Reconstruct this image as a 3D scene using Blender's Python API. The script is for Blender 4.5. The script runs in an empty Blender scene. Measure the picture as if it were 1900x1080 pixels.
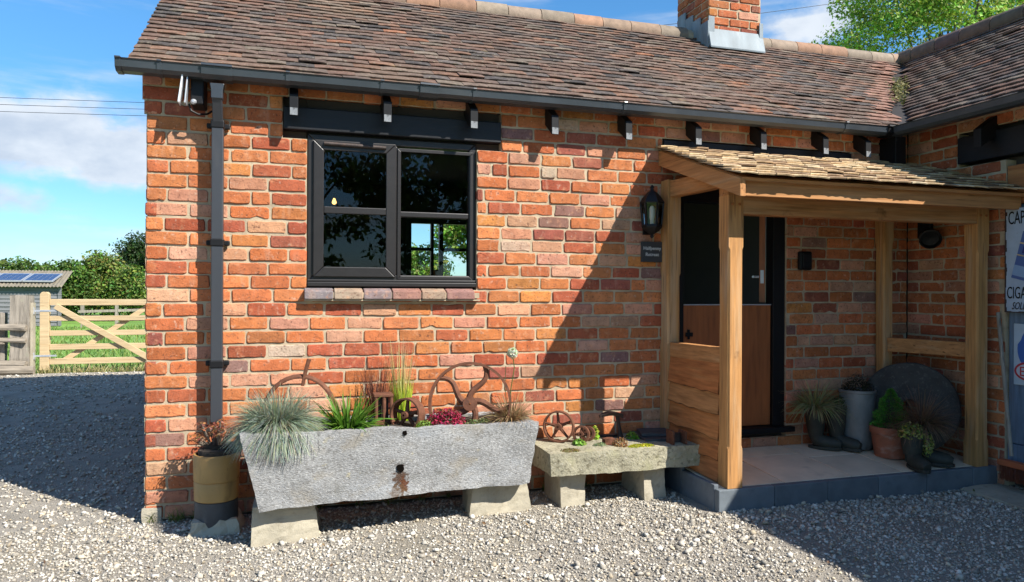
import bpy, bmesh, math, random
import numpy as np
from mathutils import Vector, Matrix, noise
R = random.Random(7)
NP = np.random.default_rng(11)
D = bpy.data
SC = bpy.context.scene
COL = SC.collection
rad = math.radians
# ------------------------------------------------------------------ camera
cam = D.cameras.new('camera'); camo = D.objects.new('camera', cam); COL.objects.link(camo); SC.camera = camo
YAW, ROLL = 0.29979, 0.0045
cy, sy = math.cos(YAW), math.sin(YAW)
F = Vector((sy, cy, 0)); Rt = Vector((cy, -sy, 0)); Up = Vector((0, 0, 1))
R3 = Rt*math.cos(ROLL)+Up*math.sin(ROLL); U3 = Up*math.cos(ROLL)-Rt*math.sin(ROLL)
m = Matrix((R3, U3, -F)).transposed().to_4x4(); m.translation = Vector((0.785, -4.546, 1.323)); camo.matrix_world = m
cam.sensor_width = 36; cam.lens = 1336.2/1900*36; cam.clip_end = 3000; cam.clip_start = .05
# ------------------------------------------------------------------ light
SUN = Vector((0.88, -1.0, 1.25)).normalized()
sl = D.lights.new('sun', 'SUN'); sl.energy = 5.0; sl.angle = rad(.5); sl.color = (1, .95, .87)
so = D.objects.new('sun', sl); COL.objects.link(so); so.rotation_euler = SUN.to_track_quat('Z', 'Y').to_euler(); so.location = (10, -12, 14)
SC.view_settings.view_transform = 'Standard'; SC.view_settings.look = 'None'; SC.view_settings.gamma = 1; SC.view_settings.use_curve_mapping = False
SC.view_settings.exposure = 0.88
w = D.worlds.new('World'); SC.world = w; w.use_nodes = True
def world():
    nt = w.node_tree; n = nt.nodes; L = nt.links.new; n.clear()
    out = n.new('ShaderNodeOutputWorld')
    sky = n.new('ShaderNodeTexSky'); sky.sky_type = 'NISHITA'; sky.sun_disc = False
    sky.sun_elevation = math.asin(SUN.z); sky.sun_rotation = math.atan2(SUN.x, SUN.y); sky.dust_density = .05; sky.ozone_density = 3.0; sky.air_density = 1.0
    hs = n.new('ShaderNodeHueSaturation'); hs.inputs['Saturation'].default_value = 1.22; hs.inputs['Value'].default_value = 1; L(sky.outputs[0], hs.inputs['Color'])
    sx = n.new('ShaderNodeSeparateXYZ'); L(n.new('ShaderNodeTexCoord').outputs['Generated'], sx.inputs[0]); hm_ = n.new('ShaderNodeMapRange'); L(sx.outputs[2], hm_.inputs[0]); hm_.inputs[1].default_value = 0; hm_.inputs[2].default_value = .32
    hx = n.new('ShaderNodeMix'); hx.data_type = 'RGBA'; L(hm_.outputs[0], hx.inputs[0]); hx.inputs[6].default_value = (.46, .66, .88, 1); hx.inputs[7].default_value = (.90, 1.10, 1.12, 1)
    hq = n.new('ShaderNodeMix'); hq.data_type = 'RGBA'; hq.blend_type = 'MULTIPLY'; hq.inputs[0].default_value = 1; L(hs.outputs[0], hq.inputs[6]); L(hx.outputs[2], hq.inputs[7])
    b1 = n.new('ShaderNodeBackground'); b1.inputs[1].default_value = .10; L(hq.outputs[2], b1.inputs[0])
    tc = n.new('ShaderNodeTexCoord'); d = tc.outputs['Generated']
    def mth(op, a, b=None, c=None):
        x = n.new('ShaderNodeMath'); x.operation = op
        for i, v in enumerate((a, b, c)):
            if v is None: continue
            if isinstance(v, (int, float)): x.inputs[i].default_value = v
            else: L(v, x.inputs[i])
        return x.outputs[0]
    def nz(scale, det, stretch, off=(0, 0, 0), rough=.55):
        mp = n.new('ShaderNodeMapping'); mp.inputs['Scale'].default_value = stretch; mp.inputs['Location'].default_value = off; L(d, mp.inputs[0])
        t = n.new('ShaderNodeTexNoise'); t.inputs['Scale'].default_value = scale; t.inputs['Detail'].default_value = det; t.inputs['Roughness'].default_value = rough; L(mp.outputs[0], t.inputs['Vector']); return t.outputs[0]
    def mr(v, a, b, c=0, e=1):
        x = n.new('ShaderNodeMapRange'); x.interpolation_type = 'SMOOTHSTEP'; L(v, x.inputs[0])
        for i, q in zip((1, 2, 3, 4), (a, b, c, e)): x.inputs[i].default_value = q
        return x.outputs[0]
    def bias(dirv, rx, rz):
        v = Vector(dirv).normalized()
        s = n.new('ShaderNodeVectorMath'); s.operation = 'SUBTRACT'; L(d, s.inputs[0]); s.inputs[1].default_value = v
        q = n.new('ShaderNodeVectorMath'); q.operation = 'MULTIPLY'; L(s.outputs[0], q.inputs[0]); q.inputs[1].default_value = (1/rx, 1/rx, 1/rz)
        l = n.new('ShaderNodeVectorMath'); l.operation = 'LENGTH'; L(q.outputs[0], l.inputs[0])
        return mr(l.outputs['Value'], 0, 1, 1, 0)
    big = nz(9, 9, (1, 1, 1.6), (3.1, .4, 0), .6)
    acc = None
    # real clouds standing in fixed compass directions of the sky
    for dv, rx, rz, k in [((-.29, 1, .185), .20, .095, .62), ((-.20, 1, .165), .14, .085, .6), ((-.33, 1, .11), .10, .04, .55), ((-.5, 1, .36), .1, .07, .32),
                          ((.86, 1, .46), .12, .07, .40), ((1.0, 1, .55), .14, .06, .35), ((-.6, 1, .2), .3, .1, .4), ((-.22, 1, .075), .15, .014, .25),
                          ((0.2, -1, .5), .5, .3, .4), ((-1, -.4, .4), .6, .25, .35), ((1, -.2, .3), .5, .2, .35)]:
        b = mth('MULTIPLY', bias(dv, rx, rz), k); acc = b if acc is None else mth('MAXIMUM', acc, b)
    cum = mr(mth('ADD', big, acc), .66, 1.02)
    wsp = mr(nz(4, 7, (1, 1, 7), (0, 2.2, 1)), .44, .74, 0, .62)
    fac = mth('MINIMUM', mth('ADD', cum, wsp), .93)
    shade = mr(nz(11, 6, (1, 1, 1.8), (3.1, .4, .35), .55), .3, .68)
    cr = n.new('ShaderNodeMix'); cr.data_type = 'RGBA'; L(shade, cr.inputs[0]); cr.inputs[6].default_value = (.40, .46, .55, 1); cr.inputs[7].default_value = (.60, .64, .69, 1)
    b2 = n.new('ShaderNodeBackground'); b2.inputs[1].default_value = .8; L(cr.outputs[2], b2.inputs[0])
    mx = n.new('ShaderNodeMixShader'); L(fac, mx.inputs[0]); L(b1.outputs[0], mx.inputs[1]); L(b2.outputs[0], mx.inputs[2]); L(mx.outputs[0], out.inputs[0])
world()

# ------------------------------------------------------------------ helpers
class MB:
    def __init__(s): s.v = []; s.f = []; s.c = []; s.mi = []
    def add(s, vs, fs, col=(1, 1, 1), mi=0):
        o = len(s.v); s.v.extend([tuple(p) for p in vs]); s.f.extend([tuple(i+o for i in f) for f in fs])
        if isinstance(col, list): s.c.extend(col)
        else: s.c.extend([col]*len(vs))
        s.mi.extend([mi]*len(fs)); return s
    def box(s, x0, x1, y0, y1, z0, z1, col=(1, 1, 1)):
        vs = [(x, y, z) for z in (z0, z1) for y in (y0, y1) for x in (x0, x1)]
        return s.add(vs, [(0, 2, 3, 1), (4, 5, 7, 6), (0, 1, 5, 4), (2, 6, 7, 3), (0, 4, 6, 2), (1, 3, 7, 5)], col)
    def hexa(s, p, col=(1, 1, 1)):   # 8 corners, bottom 0-3 ccw, top 4-7
        return s.add(p, [(3, 2, 1, 0), (4, 5, 6, 7), (0, 1, 5, 4), (1, 2, 6, 5), (2, 3, 7, 6), (3, 0, 4, 7)], col)
    def obox(s, c, ax, ay, az, hx, hy, hz, col=(1, 1, 1)):
        c = Vector(c); ax, ay, az = Vector(ax).normalized()*hx, Vector(ay).normalized()*hy, Vector(az).normalized()*hz
        return s.hexa([c-ax-ay-az, c+ax-ay-az, c+ax+ay-az, c-ax+ay-az, c-ax-ay+az, c+ax-ay+az, c+ax+ay+az, c-ax+ay+az], col)
    def beam(s, a, b, wd, ht, col=(1, 1, 1), up=(0, 0, 1)):
        a, b = Vector(a), Vector(b); d = (b-a); u = Vector(up); sd = d.cross(u).normalized(); uu = sd.cross(d).normalized()
        return s.obox((a+b)/2, d, sd, uu, d.length/2, wd/2, ht/2, col)
    def prism(s, poly, axis, a, b, col=(1, 1, 1)):  # poly 2d extruded along axis 0/1/2
        def P(u, v, t): return (t, u, v) if axis == 0 else ((u, t, v) if axis == 1 else (u, v, t))
        n = len(poly); vs = [P(u, v, a) for u, v in poly]+[P(u, v, b) for u, v in poly]
        return s.add(vs, [tuple(range(n))[::-1], tuple(range(n, 2*n))]+[(i, (i+1) % n, n+(i+1) % n, n+i) for i in range(n)], col)
    def tube(s, pts, rs, n=8, col=(1, 1, 1), cap=True, flat=1.0):
        pts = [Vector(p) for p in pts]
        if not hasattr(rs, '__len__'): rs = [rs]*len(pts)
        vs = []; pu = None
        for i, p in enumerate(pts):
            t = (pts[min(i+1, len(pts)-1)]-pts[max(i-1, 0)]).normalized()
            if pu is None:
                u = t.orthogonal().normalized()
            else:
                u = pu-t*pu.dot(t); u = u.normalized() if u.length > 1e-6 else t.orthogonal().normalized()
            pu = u; v = t.cross(u)
            for k in range(n):
                a = 2*math.pi*k/n; vs.append(p+(u*math.cos(a)+v*math.sin(a)*flat)*rs[i])
        fs = []
        for i in range(len(pts)-1):
            for k in range(n): fs.append((i*n+k, i*n+(k+1) % n, (i+1)*n+(k+1) % n, (i+1)*n+k))
        if cap: fs += [tuple(range(n))[::-1], tuple(range((len(pts)-1)*n, len(pts)*n))]
        return s.add(vs, fs, col)
    def lathe(s, prof, c, ax=(0, 0, 1), n=24, col=(1, 1, 1), a0=0, a1=2*math.pi, wob=0):
        ax = Vector(ax).normalized(); u = ax.orthogonal().normalized(); v = ax.cross(u); c = Vector(c)
        full = abs(a1-a0-2*math.pi) < 1e-6; m_ = n if full else n+1; vs = []
        for k in range(m_):
            a = a0+(a1-a0)*k/n; e = u*math.cos(a)+v*math.sin(a)
            for r, h in prof:
                q = 1+wob*noise.noise((e.x*2.1+h*3, e.y*2.1, e.z*2.1+h*5)); vs.append(c+e*r*q+ax*h)
        p = len(prof); fs = []
        for k in range(n):
            k2 = (k+1) % m_
            for j in range(p-1): fs.append((k*p+j, k2*p+j, k2*p+j+1, k*p+j+1))
        return s.add(vs, fs, col)
    def blade(s, p, d, L, wd, droop, col, tip=None, seg=4, twist=0):
        p = Vector(p); d = Vector(d).normalized(); h = Vector((d.x, d.y, 0)); h = h.normalized() if h.length > 1e-3 else Vector((1, 0, 0))
        sd = Vector((-h.y, h.x, 0)); a = R.uniform(-.9, .9)*1.0; sd = (sd*math.cos(a)+d.cross(sd)*math.sin(a)).normalized()
        vs = []; cs = []; q = p.copy(); dd = d.copy()
        for i in range(seg+1):
            t = i/seg; ww = wd*(1-t**1.6)*.5+.0004
            vs += [q-sd*ww, q+sd*ww]
            cc = col if tip is None else tuple(col[j]*(1-t)+tip[j]*t for j in range(3)); cs += [cc, cc]
            q = q+dd*(L/seg); dd = (dd+Vector((0, 0, -droop/seg))+h*droop*.3/seg).normalized()
        return s.add(vs, [(2*i, 2*i+1, 2*i+3, 2*i+2) for i in range(seg)], cs)
    def leaf(s, p, nrm, L, wd, col):
        p = Vector(p); nrm = Vector(nrm); nrm = nrm.normalized() if nrm.length > 1e-5 else Vector((0, 0, 1))
        a = Vector((R.gauss(0, 1), R.gauss(0, 1), R.gauss(0, 1))); a = (a-nrm*a.dot(nrm)); a = a.normalized() if a.length > 1e-5 else nrm.orthogonal(); b = nrm.cross(a)
        return s.add([p-a*L/2, p+b*wd/2+nrm*wd*.12, p+a*L/2, p-b*wd/2+nrm*wd*.12], [(0, 1, 2, 3)], col)
WL = {}
def link(o, parent=None, loc=(0, 0, 0)):
    COL.objects.link(o); o.location = loc; w_ = Vector(loc)
    if parent is not None: o.parent = parent; w_ = WL[parent.name]+Vector(loc)
    WL[o.name] = w_; return o
def thing(name, label, cat, loc=(0, 0, 0), group=None):
    o = D.objects.new(name, None); o.empty_display_size = .1; link(o, None, loc); return tag(o, label, cat, group)
def tag(o, label=None, cat=None, group=None, kind=None):
    for k, v in (('label', label), ('category', cat), ('group', group), ('kind', kind)):
        if v: o[k] = v
    return o
def part(name, mb, mat, parent=None, loc=None, smooth=False, bevel=0, seg=2):
    """mesh given in world coordinates; origin sits at its parent's base (or at loc for a top-level thing)"""
    base = WL[parent.name] if parent is not None else Vector(loc or (0, 0, 0))
    me = D.meshes.new(name)
    if isinstance(mb, MB):
        me.from_pydata([(v[0]-base.x, v[1]-base.y, v[2]-base.z) for v in mb.v], [], mb.f)
        a = me.color_attributes.new('Col', 'FLOAT_COLOR', 'POINT')
        buf = np.ones((len(mb.v), 4), np.float32)
        if mb.c: buf[:, :3] = np.array(mb.c, np.float32)
        a.data.foreach_set('color', buf.ravel())
        if any(mb.mi): me.polygons.foreach_set('material_index', mb.mi)
    for m_ in (mat if isinstance(mat, (list, tuple)) else [mat]): me.materials.append(m_)
    if smooth: me.polygons.foreach_set('use_smooth', [True]*len(me.polygons))
    me.update()
    o = D.objects.new(name, me); link(o, parent, (0, 0, 0) if parent is not None else base)
    if bevel:
        b = o.modifiers.new('bevel', 'BEVEL'); b.width = bevel; b.segments = seg; b.limit_method = 'ANGLE'; b.angle_limit = rad(35)
    if smooth and bevel is not None:
        try: me.set_sharp_from_angle(angle=rad(38))
        except Exception: pass
    return o
def dup(o, parent, off):
    c = o.copy(); COL.objects.link(c); c.parent = parent; c.location = Vector(o.location)+Vector(off); WL[c.name] = WL[parent.name]+c.location if parent else c.location
    return c
def rough_mesh(mb, cuts, amp, sc, seed=0, amp2=0, sc2=30):
    """subdivide and displace: hewn stone"""
    me = D.meshes.new('tmp'); me.from_pydata(mb.v, [], mb.f); bm = bmesh.new(); bm.from_mesh(me); D.meshes.remove(me)
    bmesh.ops.remove_doubles(bm, verts=bm.verts, dist=1e-5)
    L_ = cuts
    for _ in range(5):
        es = [e for e in bm.edges if e.calc_length() > L_]
        if not es: break
        bmesh.ops.subdivide_edges(bm, edges=es, cuts=1, use_grid_fill=True)
    bmesh.ops.triangulate(bm, faces=[f for f in bm.faces if len(f.verts) > 4]); bm.normal_update()
    ns = [v.normal.copy() for v in bm.verts]; sv = Vector((seed*3.7, seed*1.3, seed*2.1))
    for v, n_ in zip(bm.verts, ns):
        k = amp*noise.noise(v.co*sc+sv)+amp2*noise.noise(v.co*sc2+sv)
        v.co += n_*k
    out = MB(); bm.verts.index_update(); out.v = [tuple(v.co) for v in bm.verts]; out.f = [tuple(x.index for x in f.verts) for f in bm.faces]; out.c = [(1, 1, 1)]*len(out.v); out.mi = [0]*len(out.f); bm.free(); return out

# ------------------------------------------------------------------ materials
def mat(name, base=None, var=.25, scale=8, stretch=(1, 1, 1), rough=.8, bump=.3, bscale=60, bdist=.004, spots=(), metal=0, trans=0, spec=.5, bstretch=None, grain=0, hue=None, blob=None):
    m_ = D.materials.new(name); m_.use_nodes = True; nt = m_.node_tree; n = nt.nodes; L = nt.links.new; n.clear()
    out = n.new('ShaderNodeOutputMaterial'); p = n.new('ShaderNodeBsdfPrincipled'); p.inputs['Roughness'].default_value = rough; p.inputs['Metallic'].default_value = metal; p.inputs['Specular IOR Level'].default_value = spec
    tc = n.new('ShaderNodeTexCoord')
    def nz(sc, st, det=5, off=(0, 0, 0), rg=.55):
        mp = n.new('ShaderNodeMapping'); mp.inputs['Scale'].default_value = st; mp.inputs['Location'].default_value = off; L(tc.outputs['Object'], mp.inputs[0])
        t = n.new('ShaderNodeTexNoise'); t.inputs['Scale'].default_value = sc; t.inputs['Detail'].default_value = det; t.inputs['Roughness'].default_value = rg; L(mp.outputs[0], t.inputs['Vector']); return t.outputs[0]
    def mr(v, a, b, c, e):
        x = n.new('ShaderNodeMapRange'); L(v, x.inputs[0])
        for i, q in zip((1, 2, 3, 4), (a, b, c, e)): x.inputs[i].default_value = q
        return x.outputs[0]
    def mix(f, a, b, mode='MIX'):
        x = n.new('ShaderNodeMix'); x.data_type = 'RGBA'; x.blend_type = mode
        if isinstance(f, (int, float)): x.inputs[0].default_value = f
        else: L(f, x.inputs[0])
        for i, q in ((6, a), (7, b)):
            if isinstance(q, (tuple, list)): x.inputs[i].default_value = (*q[:3], 1)
            else: L(q, x.inputs[i])
        return x.outputs[2]
    if base is None:
        at = n.new('ShaderNodeAttribute'); at.attribute_name = 'Col'; c = at.outputs['Color']
    else:
        rgb = n.new('ShaderNodeRGB'); rgb.outputs[0].default_value = (*base, 1); c = rgb.outputs[0]
    if hue: c = mix(mr(nz(scale*.6, stretch, 4, (5, 3, 1)), .38, .64, 0, 1), c, hue)
    if var:
        f = mr(nz(scale, stretch), .25, .75, 1-var, 1+var)
        cm = n.new('ShaderNodeCombineColor'); [L(f, cm.inputs[i]) for i in range(3)]; c = mix(1, c, cm.outputs[0], 'MULTIPLY')
    for i, (sc, ss, st, lo, hi, am) in enumerate(spots):
        c = mix(mr(nz(ss, st, 4, (i*3.3+1, i*1.7, i*2.9)), lo, hi, 0, am), c, sc)
    for bpos, brad, bcol, bam in (blob or []):
        s = n.new('ShaderNodeVectorMath'); s.operation = 'SUBTRACT'; L(tc.outputs['Object'], s.inputs[0]); s.inputs[1].default_value = bpos
        q = n.new('ShaderNodeVectorMath'); q.operation = 'DIVIDE'; L(s.outputs[0], q.inputs[0]); q.inputs[1].default_value = brad
        l = n.new('ShaderNodeVectorMath'); l.operation = 'LENGTH'; L(q.outputs[0], l.inputs[0])
        ad = n.new('ShaderNodeMath'); ad.operation = 'ADD'; L(l.outputs['Value'], ad.inputs[0]); L(mr(nz(45, (1, 1, 1), 4), .3, .7, -.6, .6), ad.inputs[1])
        c = mix(mr(ad.outputs[0], .55, 1, bam, 0), c, bcol)
    L(c, p.inputs['Base Color'])
    if bump:
        b = n.new('ShaderNodeBump'); b.inputs['Strength'].default_value = bump; b.inputs['Distance'].default_value = bdist; L(nz(bscale, bstretch or stretch, 6, rg=.65), b.inputs['Height']); L(b.outputs[0], p.inputs['Normal'])
    sh = p.outputs[0]
    if trans:
        t = n.new('ShaderNodeBsdfTranslucent'); L(c, t.inputs[0]); x = n.new('ShaderNodeMixShader'); x.inputs[0].default_value = trans; L(sh, x.inputs[1]); L(t.outputs[0], x.inputs[2]); sh = x.outputs[0]
    L(sh, out.inputs[0]); return m_
def glassmat(name, tint=(.9, .95, .93), rough=0.0, ior=1.5, boost=1.0):
    m_ = D.materials.new(name); m_.use_nodes = True; nt = m_.node_tree; n = nt.nodes; L = nt.links.new; n.clear()
    out = n.new('ShaderNodeOutputMaterial'); t = n.new('ShaderNodeBsdfTransparent'); t.inputs[0].default_value = (*tint, 1); g = n.new('ShaderNodeBsdfGlossy'); g.inputs['Roughness'].default_value = rough
    f = n.new('ShaderNodeFresnel'); f.inputs[0].default_value = ior; mu = n.new('ShaderNodeMath'); mu.operation = 'MULTIPLY'; mu.inputs[1].default_value = boost; mu.use_clamp = True; L(f.outputs[0], mu.inputs[0])
    x = n.new('ShaderNodeMixShader'); L(mu.outputs[0], x.inputs[0]); L(t.outputs[0], x.inputs[1]); L(g.outputs[0], x.inputs[2]); L(x.outputs[0], out.inputs[0]); return m_
def emis(name, col, st):
    m_ = D.materials.new(name); m_.use_nodes = True; nt = m_.node_tree; n = nt.nodes; n.clear(); o = n.new('ShaderNodeOutputMaterial'); e = n.new('ShaderNodeEmission'); e.inputs[0].default_value = (*col, 1); e.inputs[1].default_value = st; nt.links.new(e.outputs[0], o.inputs[0]); return m_
M = {}
I1 = (1, 1, 1)
M['brick'] = mat('brick', None, .26, 14, (1, 1, 1), .9, .8, 95, .005, spots=[((.24, .07, .035), 1.3, I1, .50, .75, .4), ((.52, .33, .23), 7, (2.6, 1, .5), .58, .82, .5), ((.58, .46, .36), 34, (1, 1, .8), .62, .76, .5), ((.085, .04, .028), 62, I1, .58, .70, .75), ((.15, .06, .045), 16, (1, 1, 2), .62, .76, .55), ((.55, .47, .38), 130, I1, .66, .74, .6), ((.60, .30, .16), 22, I1, .58, .74, .5), ((.20, .08, .05), 38, (1, 1, 1.5), .58, .72, .5)], spec=.2)
M['mortar'] = mat('mortar', (.43, .345, .235), .3, 9, I1, .95, .6, 120, .005, spots=[((.2, .15, .10), 14, I1, .58, .74, .55), ((.47, .40, .29), 25, I1, .6, .75, .5)], spec=.15)
M['tile'] = mat('roof_tile', None, .4, 22, I1, .88, .9, 75, .006, spots=[((.07, .058, .05), 1.1, I1, .48, .72, .45), ((.30, .21, .13), .8, (1, 1, 1), .56, .75, .3), ((.28, .26, .19), 55, I1, .60, .70, .6), ((.30, .24, .17), 26, I1, .60, .76, .45), ((.025, .02, .018), 19, I1, .58, .74, .55), ((.20, .17, .06), 9, I1, .66, .8, .4)], spec=.3)
M['ridge'] = mat('ridge_tile', None, .3, 15, I1, .85, .5, 70, .004, spots=[((.10, .08, .06), 12, I1, .58, .75, .5)])
M['under'] = mat('roof_underlay', (.03, .025, .022), .2, 5, bump=0)
M['lead'] = mat('lead', (.20, .24, .26), .3, 6, (1, 1, .4), .65, .3, 20, .004, spots=[((.36, .38, .38), 9, (1, 1, .3), .55, .75, .6), ((.10, .12, .13), 7, (1, 1, .3), .55, .75, .6)])
M['black'] = mat('black_paint', (.007, .007, .008), .2, 10, rough=.5, bump=.25, bscale=30, bdist=.002, spec=.28)
M['sunlitend'] = mat('sunlit_black_paint', (.20, .21, .22), .4, 40, rough=.5, spots=[((.03, .03, .03), 60, I1, .55, .65, .7)])  # pale grey standing in for sunlight on the black rafter ends
M['timberblack'] = mat('black_timber', (.007, .0075, .010), .3, 10, (.3, 1, 3), .5, .5, 30, .003, spec=.4)
M['pvc'] = mat('grey_gutter_plastic', (.040, .048, .057), .2, 5, rough=.33, bump=.06, bscale=30, bdist=.002, spots=[((.10, .10, .10), 9, (.3, 1, 1), .55, .8, .4)])
M['pipe'] = mat('grey_pipe_plastic', (.036, .039, .046), .12, 5, (1, 1, .2), rough=.42, bump=.06, bscale=30, bdist=.002, spots=[((.12, .11, .10), 8, (1, 1, .2), .6, .8, .3)])
M['upvc'] = mat('dark_brown_window_frame', (.015, .0125, .012), .2, 20, (1, 1, 1), rough=.42, bump=.15, bscale=120, bdist=.001)
M['glass'] = glassmat('window_glass', (.86, .93, .90), ior=1.5)
M['lglass'] = glassmat('lantern_glass', (.85, .85, .82))
def wood(name, base, axis, var=.3, dark=(.12, .055, .02), pale=(.55, .37, .2), rough=.7):
    st = [9, 9, 9]; st[axis] = .5
    return mat(name, base, var, 6, tuple(st), rough, .5, 8, .0025, spots=[(dark, 4, tuple(st), .56, .75, .55), (pale, 2.5, tuple(st), .55, .72, .45), (dark, 5, I1, .68, .76, .8), (tuple(x*.4 for x in dark), 9, tuple(.25 if i_ == axis else 9 for i_ in range(3)), .64, .69, .8)], spec=.3, bstretch=tuple(x*2 for x in st), hue=None)
for i, a in enumerate('xyz'):
    M['oak'+a] = wood('oak_'+a, (.42, .195, .07), i)
    M['oakr'+a] = wood('red_oak_'+a, (.36, .135, .045), i, dark=(.10, .035, .012), pale=(.5, .25, .09))
M['oakpost'] = mat('weathered_oak_post', (.46, .23, .082), .3, 6, (9, 9, .5), .75, .7, 8, .003, spots=[((.20, .10, .04), 4, (9, 9, .5), .52, .74, .6), ((.52, .40, .26), 2.2, (4, 4, .5), .50, .70, .6), ((.06, .035, .02), 9, (9, 9, .22), .64, .68, .85), ((.10, .05, .02), 5, (1, 1, .6), .70, .76, .85), ((.30, .27, .22), 1.6, (1, 1, .4), .55, .75, .22)], spec=.25, bstretch=(18, 18, 1))
M['pine'] = wood('pine', (.50, .375, .215), 0, .15, dark=(.35, .2, .08), pale=(.66, .55, .34))
M['shingle'] = mat('oak_shingle', None, .3, 14, (2, .6, 2), .8, .6, 40, .003, spots=[((.16, .09, .05), 18, (2, .5, 2), .56, .74, .6)])
M['oldwood'] = mat('weathered_wood', (.27, .235, .19), .4, 5, (7, 7, .6), .9, .7, 12, .006, spots=[((.06, .05, .035), 5, (7, 7, .6), .54, .7, .7), ((.32, .33, .22), 9, I1, .6, .75, .4)])
M['oldrail'] = mat('weathered_rail', (.26, .22, .17), .4, 5, (.6, 7, 7), .9, .7, 12, .006, spots=[((.05, .04, .03), 5, (.6, 7, 7), .54, .7, .7)])
M['door'] = mat('varnished_door', (.33, .105, .03), .22, 8, (4, 1, .4), .5, .15, 20, .001, spots=[((.14, .04, .015), 7, (5, 1, .4), .5, .72, .5)])
M['rust'] = mat('rusty_iron', (.145, .060, .034), .35, 25, I1, .8, .6, 110, .003, spots=[((.22, .10, .055), 22, I1, .55, .72, .6), ((.06, .035, .028), 35, I1, .58, .72, .6)], metal=.15, spec=.3)
M['iron'] = mat('dark_iron', (.06, .045, .04), .35, 25, I1, .6, .5, 110, .003, spots=[((.16, .075, .04), 22, I1, .58, .72, .5)], metal=.4)
M['slab'] = mat('sandstone_paving', None, .14, 5, I1, .85, .35, 60, .002, spots=[((.26, .21, .16), 6, I1, .58, .78, .4)], spec=.3)
M['kerb'] = mat('blue_grey_kerb', None, .2, 10, I1, .8, .4, 70, .003, spots=[((.05, .055, .06), 12, I1, .58, .75, .4)])
M['paint'] = mat('plain_colour', None, .15, 12, I1, .6, .2, 60, .002)
M['metalpaint'] = mat('enamel', None, .12, 9, I1, .3, .1, 40, .001, spots=[((.16, .09, .05), 9, I1, .70, .78, .7)])
M['bluedoor'] = mat('blue_grey_boards', (.13, .19, .27), .3, 7, (1, 6, .5), .7, .4, 20, .003, spots=[((.06, .07, .08), 6, (1, 6, .5), .58, .75, .6)])
M['boot'] = mat('old_rubber', (.028, .030, .022), .4, 14, I1, .65, .35, 35, .006, spots=[((.09, .085, .06), 12, I1, .58, .74, .5)])
M['terra'] = mat('terracotta', (.30, .105, .055), .25, 8, (1, 1, 2), .85, .3, 60, .002, spots=[((.42, .32, .26), 9, (1, 1, 2.5), .56, .74, .6)], blob=None)
M['zinc'] = mat('galvanised', (.20, .20, .19), .3, 8, (1, 1, .6), .55, .3, 40, .002, spots=[((.07, .06, .045), 6, (1, 1, .7), .46, .66, .8), ((.34, .36, .38), 5, (1, 1, .5), .58, .7, .5)], metal=.15)
M['yellowpot'] = mat('buff_yellow_glazed', (.40, .235, .075), .25, 5, (1, 1, .6), .5, .25, 40, .002, spots=[((.16, .09, .035), 9, (1, 1, .5), .58, .72, .7), ((.06, .04, .02), 20, (1, 1, .7), .64, .74, .7)])
M['leafm'] = mat('leaf', None, .25, 30, I1, .55, 0, trans=.3, spec=.3)
M['bladem'] = mat('grass_blade', None, .15, 30, I1, .5, 0, trans=.25, spec=.35)
M['bark'] = mat('bark', (.13, .10, .075), .4, 10, (3, 3, .6), .9, .7, 14, .02)
M['soil'] = mat('soil', (.05, .038, .028), .4, 20, I1, .95, .8, 60, .012)
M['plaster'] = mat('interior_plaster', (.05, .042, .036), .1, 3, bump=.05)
M['slate'] = mat('slate', (.05, .053, .058), .3, 14, I1, .6, .5, 50, .004, spots=[((.13, .13, .13), 14, I1, .58, .74, .5)])
M['plaque'] = mat('plaque_slate', (.035, .038, .042), .15, 14, rough=.5, bump=.1)
M['white'] = mat('white_plastic', (.72, .74, .76), .06, 14, rough=.4, bump=0)
M['lettering'] = mat('letter_paint', None, .05, 14, rough=.5, bump=0)
def ridged(name, base, sc, ax):
    return mat(name, base, .3, 6, I1, .9, .5, 40, .006, spots=[((.25, .2, .12), 4, I1, .5, .7, .6), ((.08, .07, .06), 7, I1, .55, .75, .5)])
M['corrug'] = ridged('corrugated_sheet', (.19, .165, .12), 1, 0)
M['shedwall'] = mat('weathered_weatherboard', (.17, .17, .18), .35, 3, (.4, 1, 9), .9, .5, 9, .01, spots=[((.08, .08, .08), 3, (.4, 1, 9), .52, .7, .7)])
M['solar'] = mat('solar_cells', (.03, .05, .12), .1, 10, rough=.2, bump=0)
M['alu'] = mat('aluminium', (.5, .52, .55), .1, 10, rough=.45, bump=0, metal=.5)
STAIN = dict(blob=[((1.515, -.66, .325), (.05, .25, .075), (.09, .045, .022), .85), ((1.535, -.66, .27), (.035, .25, .05), (.14, .05, .02), .9)])
M['trough'] = mat('granite_trough', (.35, .345, .335), .28, 3.5, (1, 1, 2), .95, .9, 75, .010, spots=[((.19, .18, .165), 55, I1, .50, .66, .75), ((.52, .51, .49), 80, I1, .56, .68, .7), ((.28, .23, .15), 5, (1, 1, 1.5), .56, .74, .45)], spec=.2, **STAIN)
M['stone'] = mat('mossy_stone', (.34, .315, .225), .3, 5, I1, .95, .9, 60, .010, spots=[((.12, .105, .065), 40, I1, .52, .68, .75), ((.26, .25, .13), 7, I1, .54, .72, .5), ((.5, .47, .4), 50, I1, .6, .7, .6)], spec=.2)
M['concrete'] = mat('sandstone_block', (.40, .36, .275), .2, 5, I1, .95, .6, 60, .006, spots=[((.24, .21, .15), 24, I1, .55, .72, .6)], spec=.2)
M['mill'] = mat('millstone', (.055, .05, .044), .35, 9, I1, .95, .9, 45, .012, spots=[((.15, .14, .12), 40, I1, .56, .7, .6)])
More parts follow.
